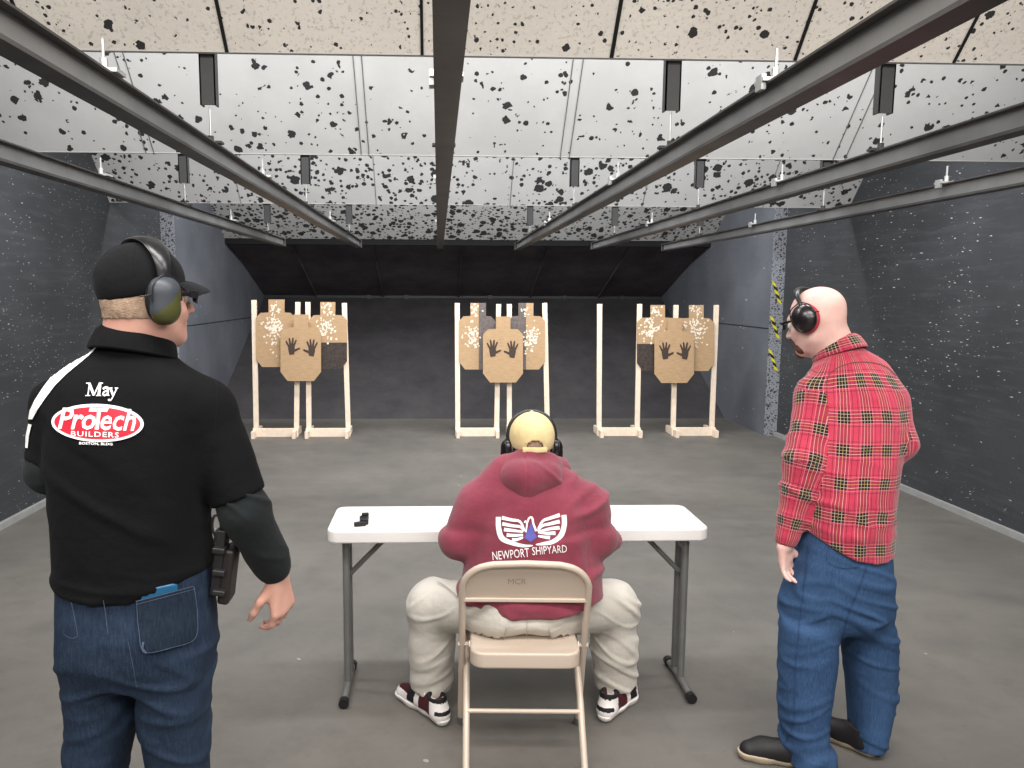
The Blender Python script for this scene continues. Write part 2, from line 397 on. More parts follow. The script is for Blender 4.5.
def hand_px(cx, cy, side, s=1.):
    """open painted hand; side=+1: thumb points right"""
    P = [[(-3.6, 1.5), (-3.4, -1.5), (-1, -3), (2, -2.6), (3.4, -1.0), (3.6, 2.5), (3.0, 7.5), (-2.0, 8.5), (-3.0, 5)]]
    def fin(x0, y0, a, L, w):
        dx, dy = sin(radians(a)), -cos(radians(a)); nx, ny = dy, -dx
        return [(x0+nx*w, y0+ny*w), (x0+dx*L+nx*w*.75, y0+dy*L+ny*w*.75), (x0+dx*(L+w), y0+dy*(L+w)), (x0+dx*L-nx*w*.75, y0+dy*L-ny*w*.75), (x0-nx*w, y0-ny*w)]
    P += [fin(-2.8, -.5, -27, 6.2, 1.05), fin(-1.1, -1.8, -9, 7.2, 1.15), fin(.8, -1.8, 6, 7.4, 1.15), fin(2.4, -1, 22, 6.4, 1.1), fin(2.2, 4.2, 66, 6.6, 1.3)]
    return [[(cx+side*x*s, cy+y*s) for x, y in p] for p in P]
def target(poly, Y, label, cells=(), patches=(), hands=(), mat='card'):
    org = at((poly[0][0]+poly[1][0])/2, max(p[1] for p in poly), Y)
    f = lambda u, v, q: at(u, v, Y)+Vector((0, q, 0))
    bm = B(); prism(bm, poly, f, .008)
    mats = [M[mat], M['patch'], M['ink'], M['cardblack'], M['cardgrey'], M['cardlight']]
    for pl, mi in cells: prism(bm, pl, lambda u, v, q: at(u, v, Y)+Vector((0, q-.0015, 0)), .001, mi)
    for (cx, cy, sx, sy, n) in patches:
        for k in range(n):
            x = random.gauss(cx, sx); y = random.gauss(cy, sy)
            if not (min(p[0] for p in poly)+1.5 < x < max(p[0] for p in poly)-1.5 and poly[0][1]+1 < y < max(p[1] for p in poly)-2): continue
            if y < poly[2][1]+1 and not (poly[0][0]+1 < x < poly[1][0]-1): continue
            a0 = random.random()*6; w_, h_ = random.uniform(.6, 1.5), random.uniform(.6, 1.5)
            prism(bm, [(x+w_*cos(a0+j*pi/2.5)*random.uniform(.7, 1.2), y+h_*sin(a0+j*pi/2.5)) for j in range(5)], lambda u, v, q: at(u, v, Y)+Vector((0, q-.003-k*.00002, 0)), .0012, 1)
    for (cx, cy, s) in hands:
        for j, pl in enumerate(hand_px(cx, cy, s, .95)): prism(bm, pl, lambda u, v, q: at(u, v, Y)+Vector((0, q-.003-j*.0001, 0)), .001, 2)
    bmesh.ops.recalc_face_normals(bm, faces=bm.faces)
    me = bpy.data.meshes.new('cardboard_target'); bm.to_mesh(me); bm.free()
    o = mesh_obj('cardboard_target', me, mats, None, org, False)
    return tag(o, label, 'target', 'cardboard silhouette targets')
YB_, YF_ = 9.02, 8.955
p = shape_px(268.5, 284.5, 299.5, 256, 295, 312.5, 367); target(p, YB_, 'leftmost cardboard silhouette target, its head and chest covered in white patches', patches=[(273, 326, 5, 6, 85), (275, 308, 4, 5, 26), (272, 342, 3, 8, 22)])
p = shape_px(320.3, 335.3, 302, 309, 347, 315, 369); target(p, YB_-.009, 'cardboard target in the left group with its lower right painted black', [(clip(clip(p, 1, 342.5, False), 0, 321, False), 3)], patches=[(326, 328, 5, 6, 75), (328, 309, 3.5, 4.5, 26)])
p = shape_px(293.5, 308.5, 314.5, 280.5, 321, 327.5, 381, 5, 7); target(p, YF_, 'front cardboard target with two black handprints, in the left group', hands=[(291.5, 347, 1), (311.8, 348.5, -1)])
p = shape_px(470.5, 486, 303, 459, 495.5, 316, 369.5); target(p, YB_, 'cardboard target behind left in the middle group, tan with a grey right half', [(clip(p, 0, 478.7, False), 4)], patches=[(472, 337, 4, 6, 70), (475, 309, 2.5, 5, 22)])
p = shape_px(518.5, 533.5, 303, 508, 545, 316, 369.5); target(p, YB_-.009, 'cardboard target behind right in the middle group, tan with a grey left half', [(clip(p, 0, 526, True), 4)], patches=[(531, 338, 4, 6.5, 65), (525, 309, 2.5, 5, 18)])
p = shape_px(496, 510.5, 316.5, 483, 523, 329, 382.5, 5, 7); target(p, YF_, 'front cardboard target with two black handprints, directly above the seated man', hands=[(492.6, 349, 1), (512.4, 350, -1)])
p = shape_px(650.5, 665, 305, 637, 676, 317.5, 371); target(p, YB_, 'cardboard target in the right group with a black lower left part', [(clip(clip(p, 1, 343.8, False), 0, 656, True), 3)], patches=[(649, 330, 6.5, 6, 90), (657, 310, 4, 4, 26)])
p = shape_px(689, 703.7, 305, 676.5, 714.3, 318, 371); target(p, YB_-.009, 'rightmost cardboard silhouette target with a streak of white patches', patches=[(697, 329, 4.5, 8, 75), (697, 311, 4, 5, 30), (684, 326, 4, 3, 10)])
p = shape_px(667.5, 682, 318, 654.5, 694, 331, 383, 5, 7); target(p, YF_, 'front cardboard target with two black handprints, in the right group', hands=[(665, 351.5, 1), (685, 351.5, -1)])
# ---------------------------------------------------------------- folding table
TX, TY0, TY1, TZ = .334, 3.05, 3.415, .735; HW = .790
tb = root('folding_table', (TX, (TY0+TY1)/2, 0), 'long narrow white plastic folding table with grey legs in front of the seated man', 'table')
bm = B(); prism(bm, rrect(TX-HW, TY0, TX+HW, TY1, .045), lambda u, v, q: Vector((u, v, TZ-q)), .055)
obj('tabletop', bm, M['table'], tb, bevel=.009, seg=3)
for s in (-1, 1):
    X = TX+s*.722
    bm = B()
    for y in (3.15, 3.24): tube(bm, [(X, y, TZ-.045), (X, y, .03)], .0155, 12)
    bar(bm, (X, 3.15, .62), (X, 3.24, .62), .02, .02)
    tube(bm, smooth_path([(X, 3.0, .022), (X, 3.12, .03), (X, 3.24, .03), (X, 3.32, .022)], 4), .015, 12)
    lg = obj('leg_frame', bm, M['legmetal'], tb)
    bm = B()
    
    for y in (2.99, 3.31):
        bm = B(); tube(bm, [(X, y, .022), (X, y+.03, .022)], .021, 12); obj('foot_cap', bm, M['blackplastic'], lg)
    bm = B(); tube(bm, [(X-s*.01, 3.195, .50), (X-s*.19, 3.195, TZ-.05)], .011, 10); tube(bm, [(X, 3.14, .50), (X, 3.25, .50)], .009, 8)
    obj('brace', bm, M['legmetal'], tb)
a = at(363, 525, 3.12)
bm = B(); box(bm, (a.x, 3.16, TZ+.012), (.034, .06, .024), Matrix.Rotation(.15, 3, 'Z')); box(bm, (a.x-.012, 3.115, TZ+.009), (.05, .02, .018), Matrix.Rotation(.3, 3, 'Z')); box(bm, (a.x+.003, 3.19, TZ+.02), (.03, .02, .028), Matrix.Rotation(.1, 3, 'Z'))
tag(obj('ammunition_magazine', bm, M['blackplastic'], None, bevel=.003), 'small black pistol magazine lying on the left end of the white table', 'magazine')
# ---------------------------------------------------------------- folding chair
CXX = .312
ch = root('folding_chair', (CXX, 2.66, 0), 'beige metal folding chair under the seated man, seen from behind', 'chair')
hw = .226; r_ = .0125
def fr(z):       # y of the long frame at height z (leans back going up)
    return 2.865-(z-.015)*(2.865-2.585)/(.77-.015)
pts = []
pts.append((CXX-hw-.006, fr(.015), .015)); pts.append((CXX-hw, fr(.4), .4)); pts.append((CXX-hw, fr(.615), .615))
for k in range(1, 8):
    q = radians(180-90*k/8); pts.append((CXX-hw+.11+.11*cos(q), fr(.645+.105*sin(q)), .645+.105*sin(q)))
pts.append((CXX-hw+.11, fr(.753), .753)); pts.append((CXX, fr(.758), .758))
full = pts + [(2*CXX-p_[0], p_[1], p_[2]) for p_ in pts[-2::-1]]
bm = B(); tube(bm, full, r_, 12); long_frame = obj('long_frame', bm, M['chair'], ch)
for s in (-1, 1):
    bm = B(); tube(bm, [(CXX+s*(hw+.005), fr(.0), .0), (CXX+s*(hw+.005), fr(.04), .04)], .016, 10); obj('rubber_foot', bm, M['legmetal'], long_frame)
bm = B()          # pressed back panel following the arch
n = 18; top = []; bot = []
for i in range(n+1):
    u = -1+2*i/n; x = u*(hw-.008)
    e = max(0, abs(x)-(hw-.118)); zt = .646+(sqrt(max(0, .108**2-e*e)) if e > 0 else .108)
    top.append((x, zt)); bot.append((x, .606))
prism(bm, bot+top[::-1], lambda u, v, q: Vector((CXX+u, fr(v)-.004+q+.010*(1-(u/hw)**2), v)), .006)
panel = obj('back_panel', bm, M['chair'], ch, bevel=.002)
bm = B(); bar(bm, (CXX-hw, fr(.604)-.004, .604), (CXX+hw, fr(.604)-.004, .604), .012, .016); obj('panel_lip', bm, M['chair'], panel, bevel=.004)
bm = B(); tube(bm, [(CXX-hw+.018, 2.635, .185), (CXX+hw-.018, 2.635, .185)], .0085, 10); obj('stretcher', bm, M['chair'], ch)
for s in (-1, 1):
    bm = B(); tube(bm, [(CXX+s*(hw-.017), 2.90, .405), (CXX+s*(hw-.017), 2.665, .215), (CXX+s*(hw-.017), 2.50, .012)], .0125, 12)
    rl = obj('rear_leg', bm, M['chair'], ch)
    bm = B(); tube(bm, [(CXX+s*(hw-.017), 2.497, .0), (CXX+s*(hw-.017), 2.505, .03)], .016, 10); obj('rubber_foot', bm, M['legmetal'], rl)
SY0, SY1, SZ = 2.565, 2.95, .44
bm = B(); prism(bm, rrect(CXX-.196, SY0, CXX+.196, SY1, .05), lambda u, v, q: Vector((u, v, SZ-q-.012*math.exp(-((u-CXX)/.12)**2-((v-2.8)/.12)**2))), .060)
obj('seat', bm, M['chair'], ch, bevel=.010, seg=3)
bm = B()
for s in (-1, 1):
    bm = B(); tube(bm, [(CXX+s*(hw-.03), 2.72, .40), (CXX+s*(hw+.016), 2.72, .40)], .009, 8); bar(bm, (CXX+s*(hw-.028), 2.66, .43), (CXX+s*(hw-.028), 2.74, .36), .004, .022); obj('hinge', bm, M['chair'], ch)
ch.rotation_euler = (0, 0, radians(-2.5))
# ================================================================ implicit surfaces
def V3(p): return np.array([p[0], p[1], p[2]], float)
class Field:
    def __init__(s, lo, hi, h):
        s.h = h; s.lo = V3(lo)-3*h; hi = V3(hi)+3*h
        s.n = np.ceil((hi-s.lo)/h).astype(int)+1
        s.ax = [s.lo[i]+h*np.arange(s.n[i]) for i in range(3)]
        s.D = np.full(s.n, .2, np.float32)
    def sub(s, lo, hi, m):
        i0 = np.maximum(((V3(lo)-m-s.lo)/s.h).astype(int), 0); i1 = np.minimum(((V3(hi)+m-s.lo)/s.h).astype(int)+2, s.n)
        if (i1 <= i0).any(): return None
        sl = tuple(slice(a, b) for a, b in zip(i0, i1))
        X = s.ax[0][sl[0]][:, None, None]; Y = s.ax[1][sl[1]][None, :, None]; Z = s.ax[2][sl[2]][None, None, :]
        return sl, X, Y, Z
    def add(s, prim, k=.02, inf=0.):
        f, lo, hi = prim; r = s.sub(lo, hi, k+abs(inf)+3*s.h+.01)
        if r is None: return s
        sl, X, Y, Z = r; d = f(X, Y, Z)-inf; a = s.D[sl]
        if k > 0:
            hh = np.clip(.5+.5*(a-d)/k, 0, 1); s.D[sl] = a*(1-hh)+d*hh-k*hh*(1-hh)
        else: s.D[sl] = np.minimum(a, d)
        return s
    def cut(s, prim, k=.004, inf=0.):
        f, lo, hi = prim; r = s.sub(lo, hi, k+abs(inf)+3*s.h+.01)
        if r is None: return s
        sl, X, Y, Z = r; d = -(f(X, Y, Z)-inf); a = s.D[sl]
        hh = np.clip(.5-.5*(a-d)/k, 0, 1); s.D[sl] = a*(1-hh)+d*hh+k*hh*(1-hh); return s
    def keep(s, fn):          # intersect with an arbitrary half space fn(X,Y,Z) <= 0
        X = s.ax[0][:, None, None]; Y = s.ax[1][None, :, None]; Z = s.ax[2][None, None, :]
        s.D = np.maximum(s.D, (fn(X, Y, Z)+0*s.D).astype(np.float32)); return s
    def mesh(s, relax=2):
        D = s.D; D[0] = D[-1] = .2; D[:, 0] = D[:, -1] = .2; D[:, :, 0] = D[:, :, -1] = .2
        S = D < 0; n = s.n; ids = []; pts = []; quads = []; st = np.array([n[1]*n[2], n[2], 1])
        for a in range(3):
            A = [slice(None)]*3; Bs = [slice(None)]*3; A[a] = slice(0, -1); Bs[a] = slice(1, None)
            m = S[tuple(A)] != S[tuple(Bs)]
            idx = np.argwhere(m); i2 = idx.copy(); i2[:, a] += 1
            d0 = D[tuple(idx.T)]; d1 = D[tuple(i2.T)]; t = d0/(d0-d1)
            P = idx.astype(float); P[:, a] += t
            b, c = (a+1) % 3, (a+2) % 3
            base = idx @ st; cells = [base-st[b]-st[c], base-st[c], base, base-st[b]]
            for q in cells: ids.append(q); pts.append(P)
            ins = S[tuple(idx.T)]; Q = np.stack(cells, 1); Q[~ins] = Q[~ins][:, ::-1]; quads.append(Q)
        ids = np.concatenate(ids); pts = np.concatenate(pts); quads = np.concatenate(quads)
        u, inv = np.unique(ids, return_inverse=True); cnt = np.bincount(inv)
        co = np.stack([np.bincount(inv, pts[:, i])/cnt for i in range(3)], 1)
        F_ = np.searchsorted(u, quads)
        for _ in range(relax):
            acc = np.zeros_like(co); c_ = np.zeros(len(co))
            for i in range(4):
                a = F_[:, i]; b = F_[:, (i+1) % 4]
                for x, y in ((a, b), (b, a)):
                    c_ += np.bincount(x, minlength=len(co))
                    for j in range(3): acc[:, j] += np.bincount(x, co[y, j], minlength=len(co))
            co = co*.5+.5*acc/c_[:, None]
        return s.lo+co*s.h, F_
def cone(a, b, ra, rb, flat=None, capa=False, capb=False):
    """round cone; flat=(axis, factor<1) squeezes it along axis about its line"""
    a = V3(a); b = V3(b); ba = b-a; L = np.linalg.norm(ba); u = ba/L; R = max(ra, rb)
    lo = np.minimum(a, b)-R; hi = np.maximum(a, b)+R
    if flat is not None: ax = V3(flat[0]); ax = ax-u*ax.dot(u); ax /= np.linalg.norm(ax); kf = flat[1]
    def f(X, Y, Z):
        px, py, pz = X-a[0], Y-a[1], Z-a[2]
        t = px*u[0]+py*u[1]+pz*u[2]
        q2 = (px*px+py*py+pz*pz)-t*t
        if flat is not None:
            w = px*ax[0]+py*ax[1]+pz*ax[2]; q2 = q2-w*w+(w/kf)**2
        tc = np.clip(t/L, 0, 1); r = ra+(rb-ra)*tc
        d = np.sqrt(np.maximum(q2, 0)+(t-tc*L)**2)-r
        if flat is not None: d = d*min(kf, 1)**.5
        if capa: d = np.maximum(d, -t)
        if capb: d = np.maximum(d, t-L)
        return d.astype(np.float32)
    return f, lo, hi
def chain(F_, pts, rs, k=.02, flat=None, inf=0):
    for i in range(len(pts)-1): F_.add(cone(pts[i], pts[i+1], rs[i], rs[i+1], flat), k, inf)
def ell(c, r, R=None):
    c = V3(c); r = V3(r); Rm = np.array(R) if R is not None else np.eye(3); m = max(r)
    ext = np.sqrt(((Rm*r[None, :])**2).sum(1))
    def f(X, Y, Z):
        q = [X-c[0], Y-c[1], Z-c[2]]
        l = [(q[0]*Rm[0, i]+q[1]*Rm[1, i]+q[2]*Rm[2, i]) for i in range(3)]
        k0 = np.sqrt(sum((l[i]/r[i])**2 for i in range(3))); k1 = np.sqrt(sum((l[i]/r[i]**2)**2 for i in range(3)))+1e-6
        return (k0*(k0-1)/k1).astype(np.float32)
    return f, c-ext, c+ext
def zloft(st, n=2.3, rnd=.02, inf=0.):
    """stations (z, cx, cy, a, b[, yaw]) from bottom to top"""
    st = sorted(st); z = np.array([s[0] for s in st]); A = np.array([list(s[1:5])+[s[5] if len(s) > 5 else 0] for s in st])
    lo = np.array([(A[:, 0]-A[:, 2:4].max(1)).min(), (A[:, 1]-A[:, 2:4].max(1)).min(), z[0]]); hi = np.array([(A[:, 0]+A[:, 2:4].max(1)).max(), (A[:, 1]+A[:, 2:4].max(1)).max(), z[-1]])
    def itp(Z):
        zz = Z.ravel(); i = np.clip(np.searchsorted(z, zz)-1, 0, len(z)-2); t = np.clip((zz-z[i])/(z[i+1]-z[i]), 0, 1)
        im = np.maximum(i-1, 0); ip = np.minimum(i+2, len(z)-1)
        out = []
        for c in range(5):
            y = A[:, c]; m0 = np.where(i > 0, (y[i+1]-y[im])/(z[i+1]-z[im]), (y[i+1]-y[i])/(z[i+1]-z[i])); m1 = np.where(i < len(z)-2, (y[ip]-y[i])/(z[ip]-z[i]), (y[i+1]-y[i])/(z[i+1]-z[i]))
            dz = z[i+1]-z[i]; t2, t3 = t*t, t*t*t
            out.append(((2*t3-3*t2+1)*y[i]+(t3-2*t2+t)*dz*m0+(-2*t3+3*t2)*y[i+1]+(t3-t2)*dz*m1)[None, None, :])
        return out
    def f(X, Y, Z):
        cx, cy, a, b, yw = itp(Z); a = np.maximum(a+inf, .01); b = np.maximum(b+inf, .01)
        dx, dy = X-cx, Y-cy; u = dx*np.cos(yw)+dy*np.sin(yw); v = -dx*np.sin(yw)+dy*np.cos(yw)
        r = (np.abs(u/a)**n+np.abs(v/b)**n)**(1/n)
        g = np.sqrt((u/a**2)**2+(v/b**2)**2)+1e-4
        d = r*(r-1)/np.maximum(g, 1/np.maximum(a, b))
        d = np.clip(d, -.15, .3)
        dz = np.maximum(z[0]-inf*0-Z, Z-z[-1])
        hh = np.clip(.5-.5*(dz-d)/rnd, 0, 1) if rnd else 0
        return (dz*(1-hh)+d*hh+rnd*hh*(1-hh)).astype(np.float32)
    return f, lo, hi
def local(prim_fn): return prim_fn
def nz(p, s, o=0.): return noise.noise(Vector((p[0]*s[0]+o, p[1]*s[1]-o*.7, p[2]*s[2]+o*1.3)))
def build(name, Fd, mats, parent, relax=2, disp=None, mfun=None, uvfun=None, kind=None):
    co, Q = Fd.mesh(relax)
    me = bpy.data.meshes.new(name); me.from_pydata(co.tolist(), [], Q.tolist()); me.update()
    if disp:
        nr = np.empty(len(co)*3); me.vertices.foreach_get('normal', nr); nr = nr.reshape(-1, 3)
        am = np.array([disp(c) for c in co]); co = co+nr*am[:, None]
        me.vertices.foreach_set('co', co.ravel()); me.update()
    if uvfun:
        uv = me.uv_layers.new(name='UVMap'); ctr = co[Q].mean(1); out = np.empty((len(Q)*4, 2))
        for i, q in enumerate(Q):
            bone = uvfun(ctr[i], None, None)
            for j in range(4): out[i*4+j] = uvfun(co[q[j]], bone, ctr[i])
        uv.data.foreach_set('uv', out.ravel())
    if mfun:
        ctr = co[Q].mean(1); me.polygons.foreach_set('material_index', [int(mfun(c)) for c in ctr])
    o = mesh_obj(name, me, mats, parent)
    WORLD[o.name] = (co, Q)
    return o
WORLD = {}
# ---- flat artwork laid onto a surface: polygons in photo pixels dropped along the sight lines, then kept on the cloth
def bvh_of(names):
    vs = []; fs = []; k = 0
    for n in names:
        co, Q = WORLD[n]; vs += [Vector(c) for c in co]; fs += (Q+k).tolist(); k += len(co)
    return BVHTree.FromPolygons(vs, fs)
def drape(name, polys, bv, mat, parent, off=.0015, edge=1.6):
    """polys: list of 2D polygons or (verts, tris) in pixels"""
    bm = B()
    for pl in polys:
        if isinstance(pl, tuple): vs, fs = pl
        else: vs, fs = pl, [tuple(range(len(pl)))]
        bv_ = [bm.verts.new((v[0], v[1], 0)) for v in vs]
        for f in fs:
            try: bm.faces.new([bv_[i] for i in f])
            except ValueError: pass
    bmesh.ops.triangulate(bm, faces=bm.faces)
    for _ in range(6):
        es = [e for e in bm.edges if e.calc_length() > edge]
        if not es: break
        bmesh.ops.subdivide_edges(bm, edges=es, cuts=1); bmesh.ops.triangulate(bm, faces=[f for f in bm.faces if len(f.verts) > 3])
    kill = []
    for v in bm.verts:
        d = ray(v.co.x, v.co.y).normalized(); hit = bv.ray_cast(CAMP, d)
        if hit[0] is None: kill.append(v)
        else: v.co = hit[0]+hit[1]*off*(-1 if hit[1].dot(d) > 0 else 1)
    bmesh.ops.delete(bm, geom=kill, context='VERTS')
    me = bpy.data.meshes.new(name); bm.normal_update()
    for f in bm.faces:
        if f.normal.dot(f.calc_center_median()-CAMP) > 0: f.normal_flip()
    bm.to_mesh(me); bm.free()
    return mesh_obj(name, me, mat, parent)
def text2d(s, cx, cy, w, h, shear=0., bold=0., rot=0., spacing=1.):
    """glyph triangles fitted to a pixel box centred at cx, cy"""
    cu = bpy.data.curves.new('t', 'FONT'); cu.body = s; cu.offset = bold; cu.shear = shear; cu.resolution_u = 2; cu.space_character = spacing
    o = bpy.data.objects.new('t', cu); COL.objects.link(o)
    dg = bpy.context.evaluated_depsgraph_get(); me = bpy.data.meshes.new_from_object(o.evaluated_get(dg))
    vs = [(v.co.x, v.co.y) for v in me.vertices]; fs = [tuple(p.vertices) for p in me.polygons]
    bpy.data.objects.remove(o); bpy.data.curves.remove(cu); bpy.data.meshes.remove(me)
    x0, x1 = min(v[0] for v in vs), max(v[0] for v in vs); y0, y1 = min(v[1] for v in vs), max(v[1] for v in vs)
    c, s_ = cos(rot), sin(rot); out = []
    for x, y in vs:
        u = ((x-x0)/(x1-x0)-.5)*w; v = -((y-y0)/(y1-y0)-.5)*h; out.append((cx+u*c-v*s_, cy+u*s_+v*c))
    return out, fs
def ribbon(pts, w):
    P = [Vector((p[0], p[1])) for p in pts]; L = []; R_ = []
    for i, p in enumerate(P):
        d = (P[min(i+1, len(P)-1)]-P[max(i-1, 0)]).normalized(); ww = w[i] if isinstance(w, (list, tuple)) else w
        n = Vector((-d.y, d.x))*ww/2; L.append(p+n); R_.append(p-n)
    vs = [(v.x, v.y) for v in L+R_]; n = len(P)
    return vs, [(i, i+1, n+i+1, n+i) for i in range(n-1)]
def sp2(pts, n=6): return [(p.x, p.y) for p in smooth_path([(p[0], p[1], 0) for p in pts], n)]
# ---------------------------------------------------------------- anatomy
class Head:
    def __init__(s, c, yaw, pitch=0, roll=0, sc=1.):
        s.R = Matrix.Rotation(yaw, 3, 'Z') @ Matrix.Rotation(-pitch, 3, 'X') @ Matrix.Rotation(roll, 3, 'Y'); s.c = Vector(c); s.s = sc
    def p(s, x, y, z): return s.c + s.R @ (Vector((x, y, z))*s.s)
    def d(s, x, y, z): return s.R @ Vector((x, y, z))
    def E(s, c, r): return ell(s.p(*c), V3(r)*s.s, np.array(s.R))
    def C(s, a, b, ra, rb): return cone(s.p(*a), s.p(*b), ra*s.s, rb*s.s)
    def build(s, F_):
        F_.add(s.E((0, -.014, .032), (.077, .098, .085)), .02)
        F_.add(s.E((0, .030, -.030), (.060, .058, .085)), .03)
        F_.add(s.C((-.048, .005, -.062), (-.012, .066, -.094), .020, .018), .03); F_.add(s.C((.048, .005, -.062), (.012, .066, -.094), .020, .018), .03)
        F_.add(s.C((0, .050, -.09), (0, .074, -.094), .02, .017), .02)
        F_.add(s.C((-.03, .078, .022), (.03, .078, .022), .012, .012), .015)
        for q in (-1, 1):
            F_.add(s.C((q*.045, .055, -.03), (q*.035, .068, -.04), .018, .016), .02)
            F_.cut(s.E((q*.031, .097, .002), (.017, .014, .012)), .012)
        F_.add(s.C((0, .086, .012), (0, .113, -.030), .007, .011), .010)
        F_.add(s.C((-.012, .098, -.034), (.012, .098, -.034), .008, .008), .008)
        F_.add(s.C((-.018, .082, -.062), (.018, .082, -.062), .009, .009), .008); F_.add(s.C((-.015, .081, -.074), (.015, .081, -.074), .009, .009), .006)
        for q in (-1, 1):
            F_.add(ell(s.p(q*.079, -.012, -.008), V3((.009, .020, .032))*s.s, np.array(s.R @ Matrix.Rotation(q*.35, 3, 'Z') @ Matrix.Rotation(-.15, 3, 'X'))), .008)
            F_.cut(s.E((q*.088, -.006, -.004), (.006, .010, .016)), .004)
    def eyes(s, parent):
        for q in (-1, 1):
            bm = B(); bmesh.ops.create_uvsphere(bm, u_segments=16, v_segments=12, radius=.0125*s.s, matrix=Matrix.Translation(s.p(q*.031, .079, .0)))
            iris = s.p(q*.031, .0915, 0)
            for f in bm.faces:
                if (f.calc_center_median()-iris).length < .0065*s.s: f.material_index = 1
            obj('eye', bm, [M['eyewhite'], M['iris']], parent)
def hand(F_, w, fwd, palm, thumb, curls=(.5, .55, .6, .65), spread=.10, tcurl=.5, sc=1., tout=.75):
    """w wrist, fwd towards fingers, palm = way the palm faces, thumb = side of the thumb"""
    w = Vector(w); f = Vector(fwd).normalized(); n = (Vector(palm)-f*f.dot(Vector(palm))).normalized(); t = (Vector(thumb)-f*f.dot(Vector(thumb))-n*n.dot(Vector(thumb))).normalized()
    offs = (.030, .010, -.010, -.029); Ls = (.072, .080, .074, .058); pl = (.092, .096, .092, .084)
    kn = []
    for o_, l in zip(offs, pl):
        k_ = w+f*l*sc+t*o_*sc; kn.append(k_)
        F_.add(cone(w+t*o_*.55*sc+f*.008*sc, k_, .0145*sc, .0115*sc), .012)
    F_.add(cone(w+f*.03*sc+t*.012*sc+n*.004, w+f*.065*sc+t*.02*sc+n*.006, .016*sc, .012*sc), .012)
    for i, (k_, L, c, o_) in enumerate(zip(kn, Ls, curls, offs)):
        p = k_; r = [.0098, .0090, .0084, .0072]
        seg = (.42, .31, .27); ang = 0; sp = spread*(o_/.03)
        for j in range(3):
            ang += c*(.8, 1.1, .8)[j]
            d = (f*cos(ang)+n*sin(ang)).normalized(); d = (d+t*sp*.8).normalized()
            q = p+d*L*seg[j]*sc; F_.add(cone(p, q, r[j]*sc, r[j+1]*sc), .0035); p = q
    p = w+f*.022*sc+t*.022*sc+n*.006*sc; d = (f*(1-tout*.4)+t*tout+n*.35).normalized()
    q = p+d*.042*sc; F_.add(cone(p, q, .0165*sc, .0120*sc), .010)
    d = (f+t*tout*.45+n*(.3+tcurl*.6)).normalized(); q2 = q+d*.034*sc; F_.add(cone(q, q2, .0112*sc, .0098*sc), .004)
    d = (f+t*(tout*.2-tcurl*.2)+n*(.3+tcurl)).normalized(); q3 = q2+d*.026*sc; F_.add(cone(q2, q3, .0098*sc, .0080*sc), .004)
def ear_muffs(H, parent, cupm, bandm, cushm, cup=(.030, .040, .050), zc=-.008, band_w=.018, band_r=.125, xo=.078, flatcup=False, yb=0., mark=None, wires=False, rnd=False):
    e = bpy.data.objects.new('ear_muffs', None); COL.objects.link(e); e.parent = parent; ORG[e.name] = ORG[parent.name]
    for q in (-1, 1):
        F_ = Field(H.p(q*(xo+.02), -.005, zc)-Vector((.09,)*3), H.p(q*(xo+.02), -.005, zc)+Vector((.09,)*3), .0035)
        if rnd: F_.add(H.E((q*(xo+.020), -.006, zc), (cup[0]*.8, cup[1], cup[2])), .004)
        else:
          for oy, oz in ((-.3, .45), (.3, .45), (-.24, -.42), (.24, -.42)): F_.add(H.E((q*(xo+.020), -.006+oy*cup[1], zc+oz*cup[2]), (cup[0]*.78, cup[1]*.70, cup[2]*.56)), .014)
        F_.add(H.E((q*(xo+.026), -.006, zc), (cup[0]*.72, cup[1]*.84, cup[2]*.86)), .014)
        n = H.d(q, 0, 0); c0 = H.p(q*(xo+.012), 0, 0)
        F_.keep(lambda X, Y, Z: -((X-c0.x)*n.x+(Y-c0.y)*n.y+(Z-c0.z)*n.z))
        o = build('ear_cup', F_, [cupm] if not isinstance(cupm, list) else cupm, e, 1, mfun=(lambda c: 1 if (Vector(c)-H.p(q*(xo+.03), -.006, zc)).dot(H.d(0, -.9, 1)) > -.002 else 0) if isinstance(cupm, list) else None)
        o['label'] = 'ear cup'
        bm = B(); tube(bm, [H.p(q*(xo+.006), -.006+(cup[1]-.008)*cos(a), zc+(cup[2]-.008)*sin(a)) for a in np.linspace(0, 2*pi, 28, endpoint=False)], .011*H.s, 10, closed=True)
        obj('ear_cushion', bm, cushm, e)
        bm = B()           # yoke holding the cup
        for yy in (-1, 1): tube(bm, smooth_path([H.p(q*(xo+.030), -.006+yy*cup[1]*.95, zc+.0), H.p(q*(xo+.032), -.006+yy*cup[1]*.8, zc+cup[2]*.75), H.p(q*(xo+.026), -.006, zc+cup[2]*1.15)], 5), .0022, 8)
        if wires: tube(bm, [H.p(q*(xo+.026), -.02, zc+cup[2]*.3), H.p(q*(xo+.022), -.065, zc+cup[2]*.2)], .002, 8)
        obj('yoke', bm, M['blackplastic'], e)
    pts = []
    for k in range(25):
        a = pi*k/24; pts.append(H.p(-(xo+.022)*cos(a), -.006+yb*sin(a), zc+cup[2]*.9+(band_r-zc-cup[2]*.9)*sin(a)**.75))
    bm = B(); up = H.d(0, 1, 0)
    tube(bm, pts, band_w, 12, ry=.005, up=None) if False else band(bm, pts, H.d(0, 1, 0), band_w, .0075)
    obj('headband', bm, bandm, e)
    return e
